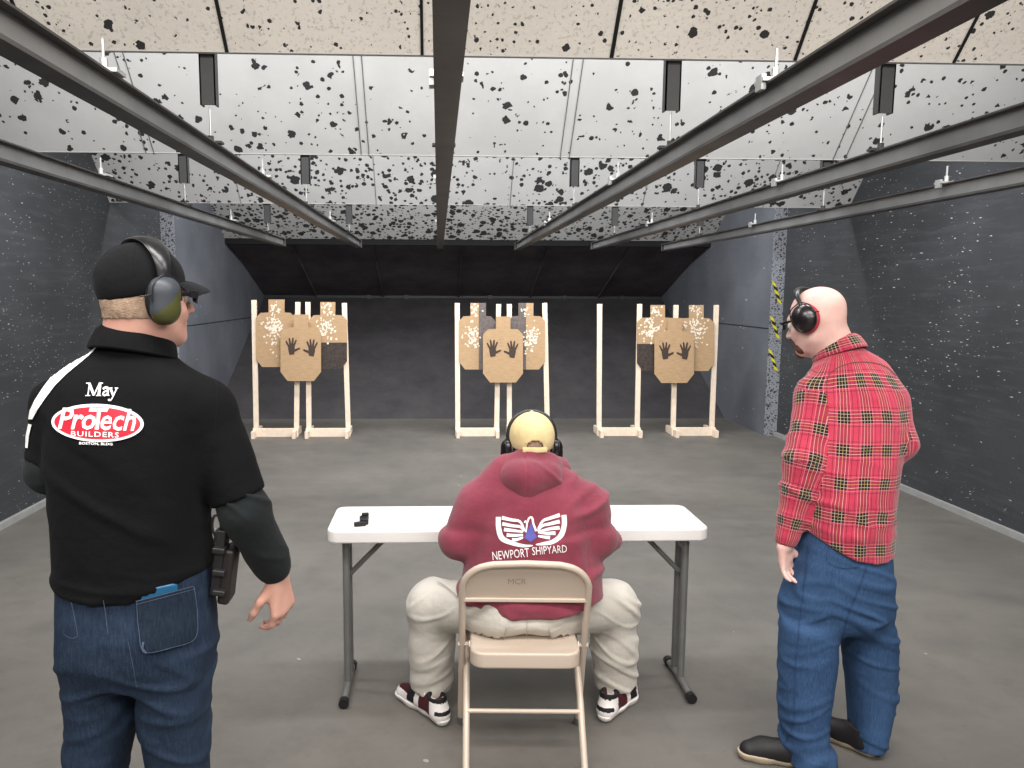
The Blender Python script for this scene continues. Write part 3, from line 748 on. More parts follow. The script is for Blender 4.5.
def band(bm, pts, wdir, w, t, wf=None):
    N = len(pts); rings = []
    for i, p in enumerate(pts):
        d = (pts[min(i+1, N-1)]-pts[max(i-1, 0)]).normalized(); x = (wdir-d*d.dot(wdir)).normalized(); y = d.cross(x)
        ww = w*(wf(i/(N-1)) if wf else (.55+.45*sin(pi*i/(N-1))))
        rings.append([bm.verts.new(p+x*ww*cos(a)+y*t*sin(a)*(1 if abs(cos(a)) < .9 else .8)) for a in np.linspace(0, 2*pi, 12, endpoint=False)])
    for i in range(N-1):
        for j in range(12): bm.faces.new((rings[i][j], rings[i][(j+1) % 12], rings[i+1][(j+1) % 12], rings[i+1][j]))
    bm.faces.new(rings[0][::-1]); bm.faces.new(rings[-1])
def cap_hat(H, parent, mat, grow=.009, back_hole=False, zlow=.012, backlow=-.02, brim_len=.075, mats_brim=None, tilt=0.):
    c = (0, -.014, .036); r = (.077+grow, .098+grow, .085+grow*1.3)
    bm = B(); na, ne = 96, 30; rows_ = []
    for i in range(na):
        a = 2*pi*i/na; col = []
        ly = c[1]+r[1]*sin(a); lim = zlow+(backlow-zlow)*min(1, max(0, (.09-ly)/.2)); e0 = math.asin(max(-.9, min(.9, (lim-c[2])/r[2])))
        for j in range(ne+1):
            e_ = e0+(pi/2-.02-e0)*j/ne; bulge = 1+.035*max(0, sin(2*e_))*1.0 if e_ > 0 else 1
            col.append(bm.verts.new(H.p(r[0]*cos(a)*cos(e_)*bulge, c[1]+r[1]*sin(a)*cos(e_)*bulge, c[2]+r[2]*sin(e_))))
        rows_.append(col)
    for i in range(na):
        q, w_ = rows_[i], rows_[(i+1) % na]
        for j in range(ne):
            if back_hole:
                m_ = (q[j].co+w_[j+1].co)/2; l = H.R.transposed() @ (m_-H.c)/H.s
                if l.y < 0 and (l.x/.034)**2+((l.z-.008)/.017)**2 < 1: continue
            bm.faces.new((q[j], w_[j], w_[j+1], q[j+1]))
    bm.faces.new([q[-1] for q in rows_])
    bmesh.ops.recalc_face_normals(bm, faces=bm.faces)
    hat = obj('cap', bm, mat, parent); so = hat.modifiers.new('t', 'SOLIDIFY'); so.thickness = .003; so.offset = -1
    bm = B()
    for k in range(6):        # seams between the six panels
        a = pi*k/6*2+pi/6*0+pi/2
        pts = [H.p((r[0]+.0002)*cos(a)*cos(e_)*(1+.035*sin(2*e_)), c[1]+(r[1]+.0002)*sin(a)*cos(e_)*(1+.035*sin(2*e_)), c[2]+(r[2]+.0002)*sin(e_)) for e_ in np.linspace(.12, pi/2-.02, 12)]
        tube(bm, pts, .0008, 6)
    obj('panel_seams', bm, mat, hat)['kind'] = 'stuff'
    bm = B(); bmesh.ops.create_uvsphere(bm, u_segments=12, v_segments=8, radius=.007, matrix=Matrix.Translation(H.p(0, c[1], c[2]+r[2]+.001)) @ Matrix.Diagonal((1, 1, .5, 1))); obj('button', bm, mat, hat)
    bm = B(); nu, nv = 18, 8; g = [[None]*(nv+1) for _ in range(nu+1)]
    for lay in (0, 1):
        for i in range(nu+1):
            u = -1+2*i/nu; a = pi/2+u*1.02
            for j in range(nv+1):
                v = j/nv; ext = brim_len*v*(1-.45*abs(u)**2.2)
                bx = (r[0]-.002)*cos(a); by = c[1]+(r[1]-.003)*sin(a)
                z = zlow+.010-.012*(u*u)*(.4+v)-.020*v*v - tilt*v - .003*lay
                g[i][j] = bm.verts.new(H.p(bx*(1-.12*v), by+ext*(1.0), z))
        for i in range(nu):
            for j in range(nv): bm.faces.new((g[i][j], g[i+1][j], g[i+1][j+1], g[i][j+1]))
        if lay == 0: g0 = [r_[:] for r_ in g]
    for i in range(nu): bm.faces.new((g0[i][nv], g0[i+1][nv], g[i+1][nv], g[i][nv]))
    for j in range(nv):
        bm.faces.new((g0[0][j], g0[0][j+1], g[0][j+1], g[0][j])); bm.faces.new((g0[nu][j], g0[nu][j+1], g[nu][j+1], g[nu][j]))
    obj('brim', bm, mats_brim or mat, hat)
    if back_hole:
        bm = B(); band(bm, [H.p((r[0]-.0)*sin(u)*1.0, c[1]-(r[1]+.0005)*cos(u), backlow+.012) for u in np.linspace(-.55, .55, 12)], H.d(0, 0, 1), .010, .002, wf=lambda t: 1); obj('strap', bm, mat, hat)
    return hat
def shoe(parent, heel, yaw, mats, L=.30, name='shoe', mf=None, sc=1.):
    """heel point on the floor, toe pointing along yaw (0 = downrange)"""
    c, s_ = cos(yaw), sin(yaw); h = Vector(heel)
    P = lambda x, y, z: h+Vector((x*c-y*s_, x*s_+y*c, z))*sc
    lo = h-Vector((.36, .36, .02)); hi = h+Vector((.36, .36, .17)); Fs = Field(lo, hi, .005)
    up = (0, 0, 1)
    chain(Fs, [P(0, .03, .03), P(.008, .12, .03), P(.01, .20, .03), P(-.004, L-.04, .03)], [.034, .034, .046, .036], .02)
    Fs.keep(lambda X, Y, Z: np.maximum(Z-.032, h.z-Z+.0))
    sole = Fs
    Fu = Field(lo, hi, .005)
    chain(Fu, [P(0, .034, .035), P(.006, .12, .04), P(.01, .20, .036), P(-.002, L-.045, .032)], [.033, .034, .042, .034], .02)
    Fu.add(cone(P(0, .045, .05), P(0, .055, .10), .036, .036, None, False, True), .03)
    Fu.add(cone(P(0, .08, .075), P(.004, .17, .05), .032, .028), .03)
    Fu.cut(cone(P(0, .055, .085), P(0, .055, .16), .028, .030), .006)
    Fu.keep(lambda X, Y, Z: (h.z+.018)-Z)
    up_ = build(name, Fu, mats[:-1], parent, 1, mfun=(lambda q: mf(((q[0]-h.x)*c+(q[1]-h.y)*s_)/sc, (-(q[0]-h.x)*s_+(q[1]-h.y)*c)/sc, (q[2]-h.z)/sc)) if mf else None)
    build('sole', sole, mats[-1], up_, 1)
    bm = B()
    for k in range(5):
        y = .10+k*.022; z = .105-k*.0125
        tube(bm, smooth_path([P(-.026, y, z-.014), P(.0, y+.008, z+.002), P(.03, y+.004, z-.014)], 4), .0026, 6)
    obj('laces', bm, mats[0], up_)
    return up_
# ================================================================ people
def fabric(name, rgb, rgb2=None, rough=.9, vs=8, fine=420, fstr=.25, sheen=.2, fs=.0008):
    t = NT(name); v = t.coord(); c = lin(rgb); c2 = lin(rgb2) if rgb2 else tuple(x*.8 for x in c[:3])+(1,)
    k = t.mix(t.ramp(t.noise(v, vs, 4), .35, .65), c, c2)
    h = t.math('ADD', t.math('MULTIPLY', t.noise(v, 38, 4), 6.), t.noise(v, fine, 2))
    t.bump(h, fstr, fs*3); t.b.inputs['Sheen Weight'].default_value = sheen; t.b.inputs['Sheen Roughness'].default_value = .6
    return t.out(k, rough, spec=.15)
def denim(name, rgb, fade):
    t = NT(name); v = t.coord()
    k = t.mix(t.ramp(t.noise(v, 3.5, 5, .6), .38, .66), lin(rgb), lin(fade))
    k = t.mix(t.ramp(t.noise(t.coord(scale=(1, 1, .12)), 260, 2), .4, .7, 0, .35), k, lin(tuple(min(255, c+22) for c in fade)))
    t.bump(t.math('ADD', t.math('MULTIPLY', t.noise(v, 30, 4), 5.), t.noise(v, 400, 2)), .3, .0025)
    return t.out(k, .85, spec=.2)
def skin(name, rgb, rgb2):
    t = NT(name); v = t.coord(); k = t.mix(t.ramp(t.noise(v, 14, 4), .35, .65), lin(rgb), lin(rgb2))
    t.bump(t.noise(v, 220, 3), .15, .001); t.b.inputs['Subsurface Weight'].default_value = .12; t.b.inputs['Subsurface Radius'].default_value = (.01, .004, .002)
    return t.out(k, .5, spec=.35)
M['skin_a'] = skin('ruddy skin', (208, 162, 146), (196, 146, 130)); M['skin_b'] = skin('fair skin', (222, 188, 178), (212, 168, 158)); M['skin_c'] = skin('tan skin', (196, 154, 134), (180, 138, 118))
M['eyewhite'] = simple('eye white', (225, 220, 212), .2); M['iris'] = simple('brown iris', (50, 36, 26), .2)
M['polo'] = fabric('black knit polo', (12, 12, 14), (8, 8, 10), sheen=.01); M['under'] = fabric('dark green black sleeve', (27, 32, 33), (21, 25, 26), sheen=.04)
M['jeansA'] = denim('dark blue denim', (27, 39, 56), (36, 50, 70)); M['jeansB'] = denim('mid blue denim', (38, 62, 94), (50, 76, 110))
M['pocket'] = denim('deep blue denim pocket', (20, 31, 44), (25, 37, 52)); M['stitch'] = simple('pale stitching', (74, 88, 110), .8); M['stitchB'] = simple('navy stitching', (34, 58, 96), .8)
M['hoodie'] = fabric('maroon fleece', (130, 54, 70), (116, 45, 60), sheen=.2); M['khaki'] = fabric('pale khaki cotton', (198, 193, 184), (186, 180, 170), vs=5, sheen=.08)
M['khakidark'] = fabric('khaki pocket edge', (170, 162, 150))
M['capblack'] = fabric('black cap cloth', (18, 18, 21), (14, 14, 16), sheen=.03); M['brimgrey'] = fabric('dark grey brim', (32, 34, 38), sheen=.03); M['captan'] = fabric('straw yellow cap', (222, 202, 152), (212, 190, 140), vs=20, sheen=.05)
M['white'] = simple('white print', (244, 244, 244), .6, var=.02); M['red'] = simple('crimson print', (190, 26, 48), .6, var=.05); M['blueprint'] = simple('blue print', (84, 84, 168), .6); M['greyprint'] = simple('grey print', (120, 120, 124), .6)
M['hairblond'] = simple('short greying hair', (178, 152, 130), .9, vscale=90, rgb2=(150, 124, 104), bs=300, bstr=.7); M['beard'] = simple('brown beard', (96, 62, 50), .9, vscale=90, bs=300, bstr=.7)
M['band'] = simple('black vinyl band', (30, 30, 33), .28, spec=.6); M['olive'] = simple('olive moulded cup', (74, 74, 38), .4); M['slate'] = simple('slate moulded cup', (62, 66, 72), .4); M['cupblack'] = simple('gloss black cup', (24, 20, 22), .25, spec=.6); M['cushred'] = simple('red cushion ring', (170, 44, 60), .5)
M['glasses'] = simple('dark glasses', (22, 22, 26), .2, spec=.7); M['blue_case'] = simple('teal blue case', (28, 84, 120), .35)
M['shoewhite'] = simple('white leather', (236, 230, 226), .5); M['shoeblack'] = simple('black mesh', (26, 24, 26), .6); M['shoemaroon'] = simple('dark maroon mesh', (74, 26, 34), .6); M['solegum'] = simple('tan rubber sole', (176, 160, 138), .7)
M['gunmetal'] = simple('black holster plastic', (34, 32, 34), .45, spec=.4); M['holster'] = simple('brown black leather', (34, 29, 29), .5)

def S(py, xl, xr, Y, b, comp=True):
    L = at(xl, py, Y); R_ = at(xr, py, Y); c = (L+R_)/2; H = (R_.x-L.x)/2; tn = abs(c.x)/Y
    a = sqrt(max(H*H-(b*tn)**2, (H*.75)**2)) if comp else H
    return (c.z, c.x, c.y, a, b)
def legs_down(st, extra): return st+extra
def fold(p, s, amp, o=0., sharp=1.):
    n = nz(p, s, o); m = min(1, max(0, .55+1.6*nz(p, tuple(x*.55 for x in s), o+50)))
    r = max(0, 1-abs(n)*3.4); return amp*(r*r*(3-2*r)*m-.18)

# ------------------------------------------------ man in the black polo
A = root('person', (-.74, 1.82, 0), 'standing man at the left in a black printed polo shirt, black cap and dark jeans', 'person')
YA = 1.8
torsoA = [S(606, 56, 216, YA, .150), S(585, 55, 217, YA, .153), (S(560, 54, 216, YA, .155)), S(530, 53, 213, YA, .155), S(490, 50, 213, YA, .152), S(450, 46, 214, YA, .148), S(420, 48, 216, YA, .138), S(398, 50, 215, YA, .122), S(380, 57, 206, YA, .105), S(366, 70, 188, YA+.01, .090), S(353, 92, 170, YA+.02, .072), S(343, 103, 160, YA+.02, .064)]
HA = Head(at(143.5, 298, YA+.0)+Vector((0, .02, 0)), radians(-43), radians(0), 0, .97)
shR, elR, wrR = at(204, 413, 1.82), at(245, 512, 1.80), at(277, 574, 1.86)
shL, elL, wrL = at(60, 406, 1.80), at(52, 470, 1.80), at(72, 474, 2.06)
hipsA = [S(676, 70, 206, YA, .11), S(650, 60, 216, YA, .145), S(620, 58, 219, YA, .152), S(590, 58, 216, YA, .145), S(560, 59, 214, YA, .145), S(545, 60, 213, YA, .145)]
def legA(pxs, ys, kx):
    st = [S(py, a, b, YA, bb) for py, a, b, bb in pxs]; z, cx, cy, a, b = st[-1]
    return st+[(.42, cx+kx*.3, cy, a*.94, b*.95), (.22, cx+kx*.7, cy-.01, a*.9, b*.92), (.05, cx+kx, cy-.01, a*.95, b*.95)]
lgL = legA([(640, 62, 138, .115), (680, 63, 140, .115), (720, 65, 139.5, .100), (766, 62, 129, .085)], 0, -.01)
lgR = legA([(640, 138, 215, .115), (680, 137, 214, .115), (720, 139.5, 212, .100), (766, 147, 210, .085)], 0, .02)
bodyA = Field((-1.2, 1.5, -.0), (-.2, 2.35, 1.92), .006)
bodyA.add(zloft(torsoA, inf=-.026), .02); bodyA.add(zloft(hipsA, inf=-.02), .02)
for lg in (lgL, lgR): bodyA.add(zloft(lg, inf=-.018), .02)
HA.build(bodyA)
bodyA.add(cone(HA.p(0, -.035, -.03), at(133, 356, YA+.02), .060, .072), .03); bodyA.add(cone(HA.p(0, -.01, -.07), at(138, 360, YA+.05), .052, .06), .03)
chain(bodyA, [shR, elR, wrR], [.055, .043, .028], .02); chain(bodyA, [shL, elL, wrL], [.055, .043, .028], .02)
hand(bodyA, wrR+Vector((.002, .0, -.006)), (.10, .12, -1), (-.85, .55, 0), (-.55, -.75, .0), (.55, .62, .68, .75), .10, .5, 1.0, .8)
hand(bodyA, wrL, (.75, .6, -.15), (.3, -.3, -1), (.2, 1, .2), (.8, .8, .8, .8), .06)
for fx in (lgL, lgR): bodyA.add(cone((fx[-1][1], fx[-1][2]-.03, .05), (fx[-1][1], fx[-1][2]+.14, .045), .04, .035), .03)
build('body', bodyA, M['skin_a'], A, 1)
HA.eyes(A)
# hair below the cap
hf = Field(HA.c-Vector((.14,)*3), HA.c+Vector((.14,)*3), .0035); HA.build(hf); hf.add(cone(HA.p(0, -.035, -.03), at(133, 356, YA+.02), .060, .072), .03); hf.D -= .0022
def hcut(X, Y, Z):
    l = [((X-HA.c.x)*HA.R[0][i]+(Y-HA.c.y)*HA.R[1][i]+(Z-HA.c.z)*HA.R[2][i]) for i in range(3)]
    return np.maximum(np.maximum(l[1]-.012, -.046-l[2]), l[2]-.05)
hf.keep(hcut); build('hair', hf, M['hairblond'], A, 0, disp=lambda c: .0012*nz(c, (90, 90, 60)))
cap_hat(HA, A, M['capblack'], grow=.007, mats_brim=M['brimgrey'], zlow=.032, backlow=-.004, brim_len=.075, tilt=.002)
ear_muffs(HA, A, [M['olive'], M['slate']], M['band'], M['blackplastic'], cup=(.030, .037, .054), zc=-.006, band_w=.028, band_r=.138, xo=.077, wires=True)
bm = B(); pts_ = [HA.p(.079, .02, .008), HA.p(.076, .07, .010), HA.p(.066, .095, .008)]
bar(bm, pts_[0], pts_[1], .004, .010); bar(bm, pts_[1], pts_[2], .005, .016)
bar(bm, HA.p(-.079, .02, .008), HA.p(-.066, .095, .008), .004, .010); bar(bm, HA.p(-.066, .095, .012), HA.p(-.012, .115, .012), .003, .004); bar(bm, HA.p(.066, .095, .012), HA.p(.012, .115, .012), .003, .004); bar(bm, HA.p(-.013, .115, .012), HA.p(.013, .115, .012), .003, .004); gl = obj('glasses_frame', bm, M['glasses'], A, bevel=.001)
bm = B()
for q in (-1, 1):
    bm = B(); band(bm, [HA.p(q*(.012+.055*t_), .113-.020*t_*t_, .004) for t_ in np.linspace(0, 1, 7)], HA.d(0, 0, 1), .018, .0015, wf=lambda t: .7+.3*sin(pi*t)); obj('lens', bm, M['glasses'], gl)
# clothes
def dispPolo(c):
    w_ = max(0, min(1, (1.22-c[2])/.22)); low = max(0, min(1, (1.10-c[2])/.1))
    return fold(c, (3, 3, 13), .015, 3)*w_*.9 + fold(c, (5, 5, 24), .006, 8)*low + .003*nz(c, (8, 8, 6), 2) + fold((c[0], c[1], c[2]+.8*(c[0]+.7)), (2.5, 2, 8), .010, 12)*(1-w_)*.6
pf = Field((-1.15, 1.5, .88), (-.2, 2.1, 1.62), .006)
pf.add(zloft(torsoA), .02)
hz = S(600, 56, 216, YA, .15)
hp_ = [at(px, py, YA-.12) for px, py in ((50, 598), (100, 602), (135, 599), (158, 590.5), (190, 583), (216, 579), (225, 578))]
pf.keep(lambda X, Y, Z: (np.interp(X, [p.x for p in hp_], [p.z for p in hp_])+.003*np.sin(X*40)+0*Y)-Z)
pf.add(cone(at(136, 362, YA+.02), at(135, 346, YA+.02), .088, .080, None, False, True), .02)
chain(pf, [shR+Vector((-.045, 0, .02)), shR, shR.lerp(elR, .5)], [.06, .070, .068], .04)
pf.add(cone(shR.lerp(elR, .3), shR.lerp(elR, .86), .074, .066, None, False, True), .012)
pf.add(cone(shL+Vector((.06, 0, .025)), shL, .055, .062), .04); pf.add(cone(shL, shL.lerp(elL, .86), .064, .057, None, False, True), .012)
build('polo_shirt', pf, M['polo'], A, 2, disp=dispPolo)
nk = at(131, 349, YA+.035)
def ring_collar(name, ctr, top, r0, r1, h, mat, parent, tilt, ex=1., uv=None, gap=0.0, yaw=0.):
    """folded collar: stands up around the neck then turns down"""
    prof = [(r1+.004, -.002), (r1-.004, h*.55), (r1-.008, h), (r1-.001, h+.004), (r1+.006, h*.9), (r0+.008, h*.25), (r0+.013, -.010), (r0+.016, -.014), (r0+.019, -.010), (r0+.015, h*.25), (r1+.013, h*.95), (r1+.002, h+.011), (r1-.012, h+.004), (r1-.010, h*.5), (r1-.002, -.006)]
    bm = B(); N = 48; rings = []; uvs = {}
    T = Matrix.Rotation(yaw, 3, 'Z') @ Matrix.Rotation(tilt, 3, 'X')
    for i in range(N+1):
        a = gap/2+(2*pi-gap)*i/N+pi/2; ring = []
        for j, (r, z) in enumerate(prof):
            p = ctr+T @ Vector((r*ex*cos(a), r*sin(a), z)); v = bm.verts.new(p); ring.append(v); uvs[v] = (a*r0, z*1.0+j*.004)
        rings.append(ring)
    lay = bm.loops.layers.uv.new('UVMap')
    for i in range(N):
        for j in range(len(prof)-1):
            f = bm.faces.new((rings[i][j], rings[i+1][j], rings[i+1][j+1], rings[i][j+1]))
            for l in f.loops: l[lay].uv = uvs[l.vert]
    for rg in (rings[0], rings[-1]): bm.faces.new(rg)
    bmesh.ops.recalc_face_normals(bm, faces=bm.faces)
    return obj(name, bm, mat, parent)
ring_collar('collar', at(134, 349, YA+.02), None, .080, .074, .034, M['polo'], A, radians(-14), 1.0, gap=.5, yaw=radians(-30))
uf = Field((-1.15, 1.5, .9), (-.2, 2.25, 1.45), .006)
uf.add(cone(shR.lerp(elR, .5), elR, .054, .060), .01); uf.add(cone(elR, elR.lerp(wrR, .75), .060, .050), .02); uf.add(cone(elR.lerp(wrR, .6), wrR.lerp(elR, .12), .046, .044), .015)
uf.add(cone(wrR.lerp(elR, .16), wrR+Vector((.002, 0, -.004)), .037, .034, None, True, True), .004)
build('undershirt_sleeve', uf, M['under'], A, 2, disp=lambda c: fold((c[0], c[1], c[2]+.5*c[0]), (8, 8, 20), .008, 1)+.002*nz(c, (20, 20, 20)))['label'] = 'dark green black long sleeve below the short sleeve'
uf = Field((-1.15, 1.5, .9), (-.2, 2.25, 1.45), .006)
uf.add(cone(shL.lerp(elL, .5), elL, .052, .054), .01); uf.add(cone(elL, elL.lerp(wrL, .85), .054, .042), .02); uf.add(cone(elL.lerp(wrL, .8), wrL, .037, .034, None, True, True), .004)
build('undershirt_sleeve', uf, M['under'], A, 2, disp=lambda c: fold(c, (7, 7, 14), .007, 1)+.002*nz(c, (20, 20, 20)))['label'] = 'dark green black long sleeve below the short sleeve'
def dispJ(off, zc, amp=.008):
    def f(c):
        g = math.exp(-((c[2]-zc)/.10)**2)
        k = math.exp(-((c[2]-.5)/.12)**2); an = max(0, min(1, (.35-c[2])/.2))
        return fold((c[0]*1.0, c[1], c[2]+.35*abs(c[0]-off)), (4, 4, 17), amp, 5)*(.25+.8*g+.6*k+1.2*an)+.004*nz(c, (6, 6, 5), 4)
    return f
jf = Field((-1.1, 1.5, .0), (-.3, 2.15, 1.14), .007)
jf.add(zloft(hipsA, rnd=.04), .02); jf.add(zloft(lgL), .03); jf.D += 0
jr = Field((-1.1, 1.5, .0), (-.3, 2.15, 1.14), .007); jr.add(zloft(hipsA, rnd=.04), .02); jr.add(zloft(lgR), .03); jf.D = np.minimum(jf.D, jr.D); jf.keep(lambda X, Y, Z: .02-Z)
build('jeans', jf, M['jeansA'], A, 2, disp=dispJ(-.74, .74))
for fx, q in ((lgL, .12), (lgR, -.15)): shoe(A, (fx[-1][1], fx[-1][2]-.07, 0), q, [M['shoeblack'], M['shoeblack']])
# prints on the back of the polo
pb = bvh_of(['polo_shirt'])
shirt = bpy.data.objects['polo_shirt']
def oval(cx, cy, rx, ry, rot, n=48): return [(cx+rx*cos(a)*cos(rot)-ry*sin(a)*sin(rot), cy+rx*cos(a)*sin(rot)+ry*sin(a)*cos(rot)) for a in np.linspace(0, 2*pi, n, endpoint=False)]
drape('logo_oval', [oval(98.2, 423, 45.6, 18.9, .03)], pb, M['white'], shirt, .0030)
drape('logo_field', [oval(98.2, 423.2, 42.4, 15.9, .03)], pb, M['red'], shirt, .0042)
W_ = []
W_.append(text2d('Pro', 78.4, 419.0, 37, 21.6, .25, .018, .02, .96)); W_.append(text2d('ech', 119, 420.0, 34.5, 21.5, .25, .014, .03, 1.0))
W_ += [[(91.5, 408.0), (110, 408.5), (108, 412), (90, 411.8)], [(98.2, 409), (102.4, 409), (99.6, 429.6), (95.6, 429.6)]]
W_.append(text2d('BUILDERS', 96.2, 434.3, 47, 5.2, 0, .008, .03, 1.15))
drape('lettering', W_, pb, M['white'], shirt, .0052, 1.2)
drape('lettering', [text2d('BOSTON, BLDG', 96.5, 443.8, 33, 3.0, 0, .02, .03)], pb, M['white'], shirt, .0030, 1.2)
hl = [[(98.4, 410), (99.2, 410), (96.8, 429), (96.2, 429)]]
drape('logo_line', hl, pb, M['greyprint'], shirt, .0062)
mt = [ribbon([(88.6, 395.8), (90.4, 383.8)], 1.1), ribbon([(90.0, 383.6), (94.6, 395.6)], 2.4), ribbon([(94.6, 395.4), (100.2, 383.6)], 1.2), ribbon([(100.6, 383.8), (99.4, 395.6)], 2.5),
      ribbon([(87.0, 383.7), (91.0, 383.7)], .8), ribbon([(99.4, 383.7), (103.4, 383.7)], .8), ribbon([(86.2, 395.8), (91, 395.8)], .8), ribbon([(96.8, 395.8), (101.6, 395.8)], .8)]
mt += [ribbon(sp2([(103.6, 389.6), (105.6, 388.0), (108.2, 388.4), (108.4, 391), (108.0, 395.6)]), 1.9), ribbon(sp2([(108.2, 390.8), (104.8, 392.2), (103.6, 394.4), (105.2, 395.8), (108, 394)]), 1.5), ribbon([(108, 395.6), (109.8, 395.6)], .9)]
mt += [ribbon([(110.8, 388.6), (113.6, 395.8)], 2.1), ribbon(sp2([(117.2, 388.6), (113.8, 396), (111.4, 400.2), (109.2, 400.8)]), 1.1), ribbon([(109.6, 388.5), (113, 388.5)], .8), ribbon([(115.2, 388.5), (118.6, 388.5)], .8), oval(109.6, 400.2, 1.3, 1.1, 0, 10)]
drape('name_lettering', mt, pb, M['white'], shirt, .003, 1.2)
drape('shoulder_stripe', [([(96, 345), (98, 348), (90, 356), (79, 365), (67, 375), (56, 386), (46, 399), (39, 409), (33.5, 419), (29.5, 419), (31, 410), (36, 400), (44, 388), (54, 375), (68, 362), (82, 352)], [tuple(range(16))]),
      ribbon([(31.2, 424), (28.6, 436), (27.8, 448)], [3.4, 3., 2.4])], pb, M['white'], shirt, .003)
drape('seam', [ribbon(sp2([(196, 352), (214, 378), (216, 410), (212, 450)]), 1.2)], pb, M['capblack'], shirt, .002)
jb = bvh_of(['jeans']); jn = bpy.data.objects['jeans']
drape('back_pocket', [[(137, 599), (190, 585), (193, 610), (192.5, 637), (172, 646), (148, 651), (141, 645), (138, 620)]], jb, M['pocket'], jn, .0115, 4)
st_ = [ribbon([(137, 599), (190, 585)], .8), ribbon([(137.5, 602), (190.5, 588)], .5), ribbon(sp2([(138, 600), (139, 620), (142, 645), (149, 650), (172, 645), (192, 636), (193.5, 610), (190.5, 586)]), .6), ribbon(sp2([(76, 600), (79, 615), (82, 634)]), .5), ribbon(sp2([(106, 598), (108, 612), (111, 632)]), .5), ribbon(sp2([(82, 634), (76, 636), (69, 632)]), .5), ribbon(sp2([(130, 640), (134, 660), (138, 684)]), .4)]
drape('stitching', st_, jb, M['stitch'], jn, .0135, 2)['kind'] = 'stuff'
drape('stitching', [ribbon([(144, 640), (143, 646), (147, 650)], 2.2)], jb, M['stitch'], jn, .014, 2)['label'] = 'faded worn pocket corner'
ph = drape('phone', [[(141, 640), (141, 600), (144, 590.5), (150, 587), (172, 582.5), (176, 583.5), (178, 600), (179, 634)]], jb, M['blue_case'], None, .0095, 4)
sd = ph.modifiers.new('t', 'SOLIDIFY'); sd.thickness = .007; sd.offset = -1
tag(ph, 'blue cased phone poking out of the jeans back pocket of the man in black', 'phone')
# holster on the right hip
h0 = at(225, 545, 1.80); hs = bpy.data.objects.new('holster', None); COL.objects.link(hs); hs.parent = A; ORG[hs.name] = ORG[A.name]
Rt = Matrix.Rotation(radians(8), 3, 'Y')
bm = B(); box(bm, at(229, 573, 1.80), (.028, .07, .135), Rt); obj('pouch', bm, M['holster'], hs, bevel=.008, seg=3)
bm = B(); box(bm, at(220.5, 560, 1.79), (.022, .05, .16), Rt); box(bm, at(222, 536, 1.79), (.03, .035, .03), Rt)
for py in (548, 570, 590): box(bm, at(221, py, 1.775), (.030, .05, .014), Rt)
obj('belt_clip', bm, M['gunmetal'], hs, bevel=.003)
bm = B(); c_ = at(216.5, 526, 1.78); tube(bm, [c_+Vector((.010*cos(a), 0, .026*sin(a))) for a in np.linspace(0, 2*pi, 20, endpoint=False)], .003, 8, closed=True); obj('snap_hook', bm, M['gunmetal'], hs)
bm = B(); box(bm, at(223, 546, 1.80), (.022, .03, .07), Matrix.Rotation(radians(14), 3, 'Y')); obj('pistol_grip', bm, M['blackplastic'], hs, bevel=.006, seg=3)

# ------------------------------------------------ man in the plaid shirt
C_ = root('person', (1.37, 2.66, 0), 'standing bald man in a red plaid shirt and blue jeans, stooping at the right', 'person')
torC = [S(556, 798, 893, 2.66, .150), S(525, 798, 893, 2.66, .152), S(490, 800, 897, 2.68, .15), S(450, 801, 902, 2.72, .152), S(415, 802, 904, 2.75, .150), S(392, 803, 900, 2.775, .138), S(375, 808, 890, 2.79, .118), S(360, 816, 878, 2.81, .096), S(350, 821, 866, 2.825, .078), S(346, 824, 862, 2.83, .070)]
HC = Head(at(816, 320.5, 2.87), radians(36), radians(17), radians(3), 1.05)
sL, eL, wL = at(816, 396, 2.76), at(805, 462, 2.68), at(785, 545, 2.66)
sR, eR, wR = at(888, 402, 2.74), at(899, 444, 2.68), at(880, 455, 2.95)
hipC = [S(628, 790, 886, 2.655, .11), S(610, 779, 895, 2.66, .14), S(580, 786, 893, 2.66, .148), S(555, 792, 891, 2.665, .145), S(535, 798, 889, 2.67, .140), S(512, 804, 888, 2.68, .135)]
lL = [S(620, 779, 839, 2.63, .105), S(650, 777, 838, 2.62, .105), S(700, 778, 832, 2.59, .095), S(740, 781, 829, 2.57, .09)]; z_, x_, y_, a_, b_ = lL[-1]; lL += [(.06, x_+.012, 2.555, a_*1.02, b_), (.0, x_+.012, 2.55, a_*1.06, b_)]
lR = [S(620, 837, 896, 2.665, .105), S(650, 840, 898, 2.67, .105), S(690, 844, 897, 2.67, .095), S(725, 846, 891, 2.66, .09), S(750, 847, 884, 2.65, .088)]; z_, x_, y_, a_, b_ = lR[-1]; lR += [(.0, x_-.004, 2.64, a_*1.10, b_)]
bc = Field((.95, 2.3, 0), (2.0, 3.3, 1.9), .006)
bc.add(zloft(torC, inf=-.02), .02); bc.add(zloft(hipC, inf=-.02), .02); bc.add(zloft([q for q in lL if q[0] > .03], inf=-.02), .02); bc.add(zloft([q for q in lR if q[0] > .03], inf=-.02), .02)
HC.build(bc)
bc.add(cone(HC.p(0, -.030, -.02), at(836, 348, 2.84), .066, .068), .03); bc.add(cone(HC.p(0, -.01, -.06), at(832, 354, 2.86), .055, .065), .03)
chain(bc, [sL, eL, wL], [.055, .043, .028], .02); chain(bc, [sR, eR, wR], [.05, .042, .028], .02)
hand(bc, wL+Vector((-.008, 0, .004)), (.22, .02, -1), (.62, -.80, .2), (.8, .6, .1), (.62, .52, .44, .40), .42, .4, .95, .5)
hand(bc, wR, (-.8, .5, -.1), (-.2, -.3, -1), (0, .8, .6), (.7, .7, .7, .7), .05)
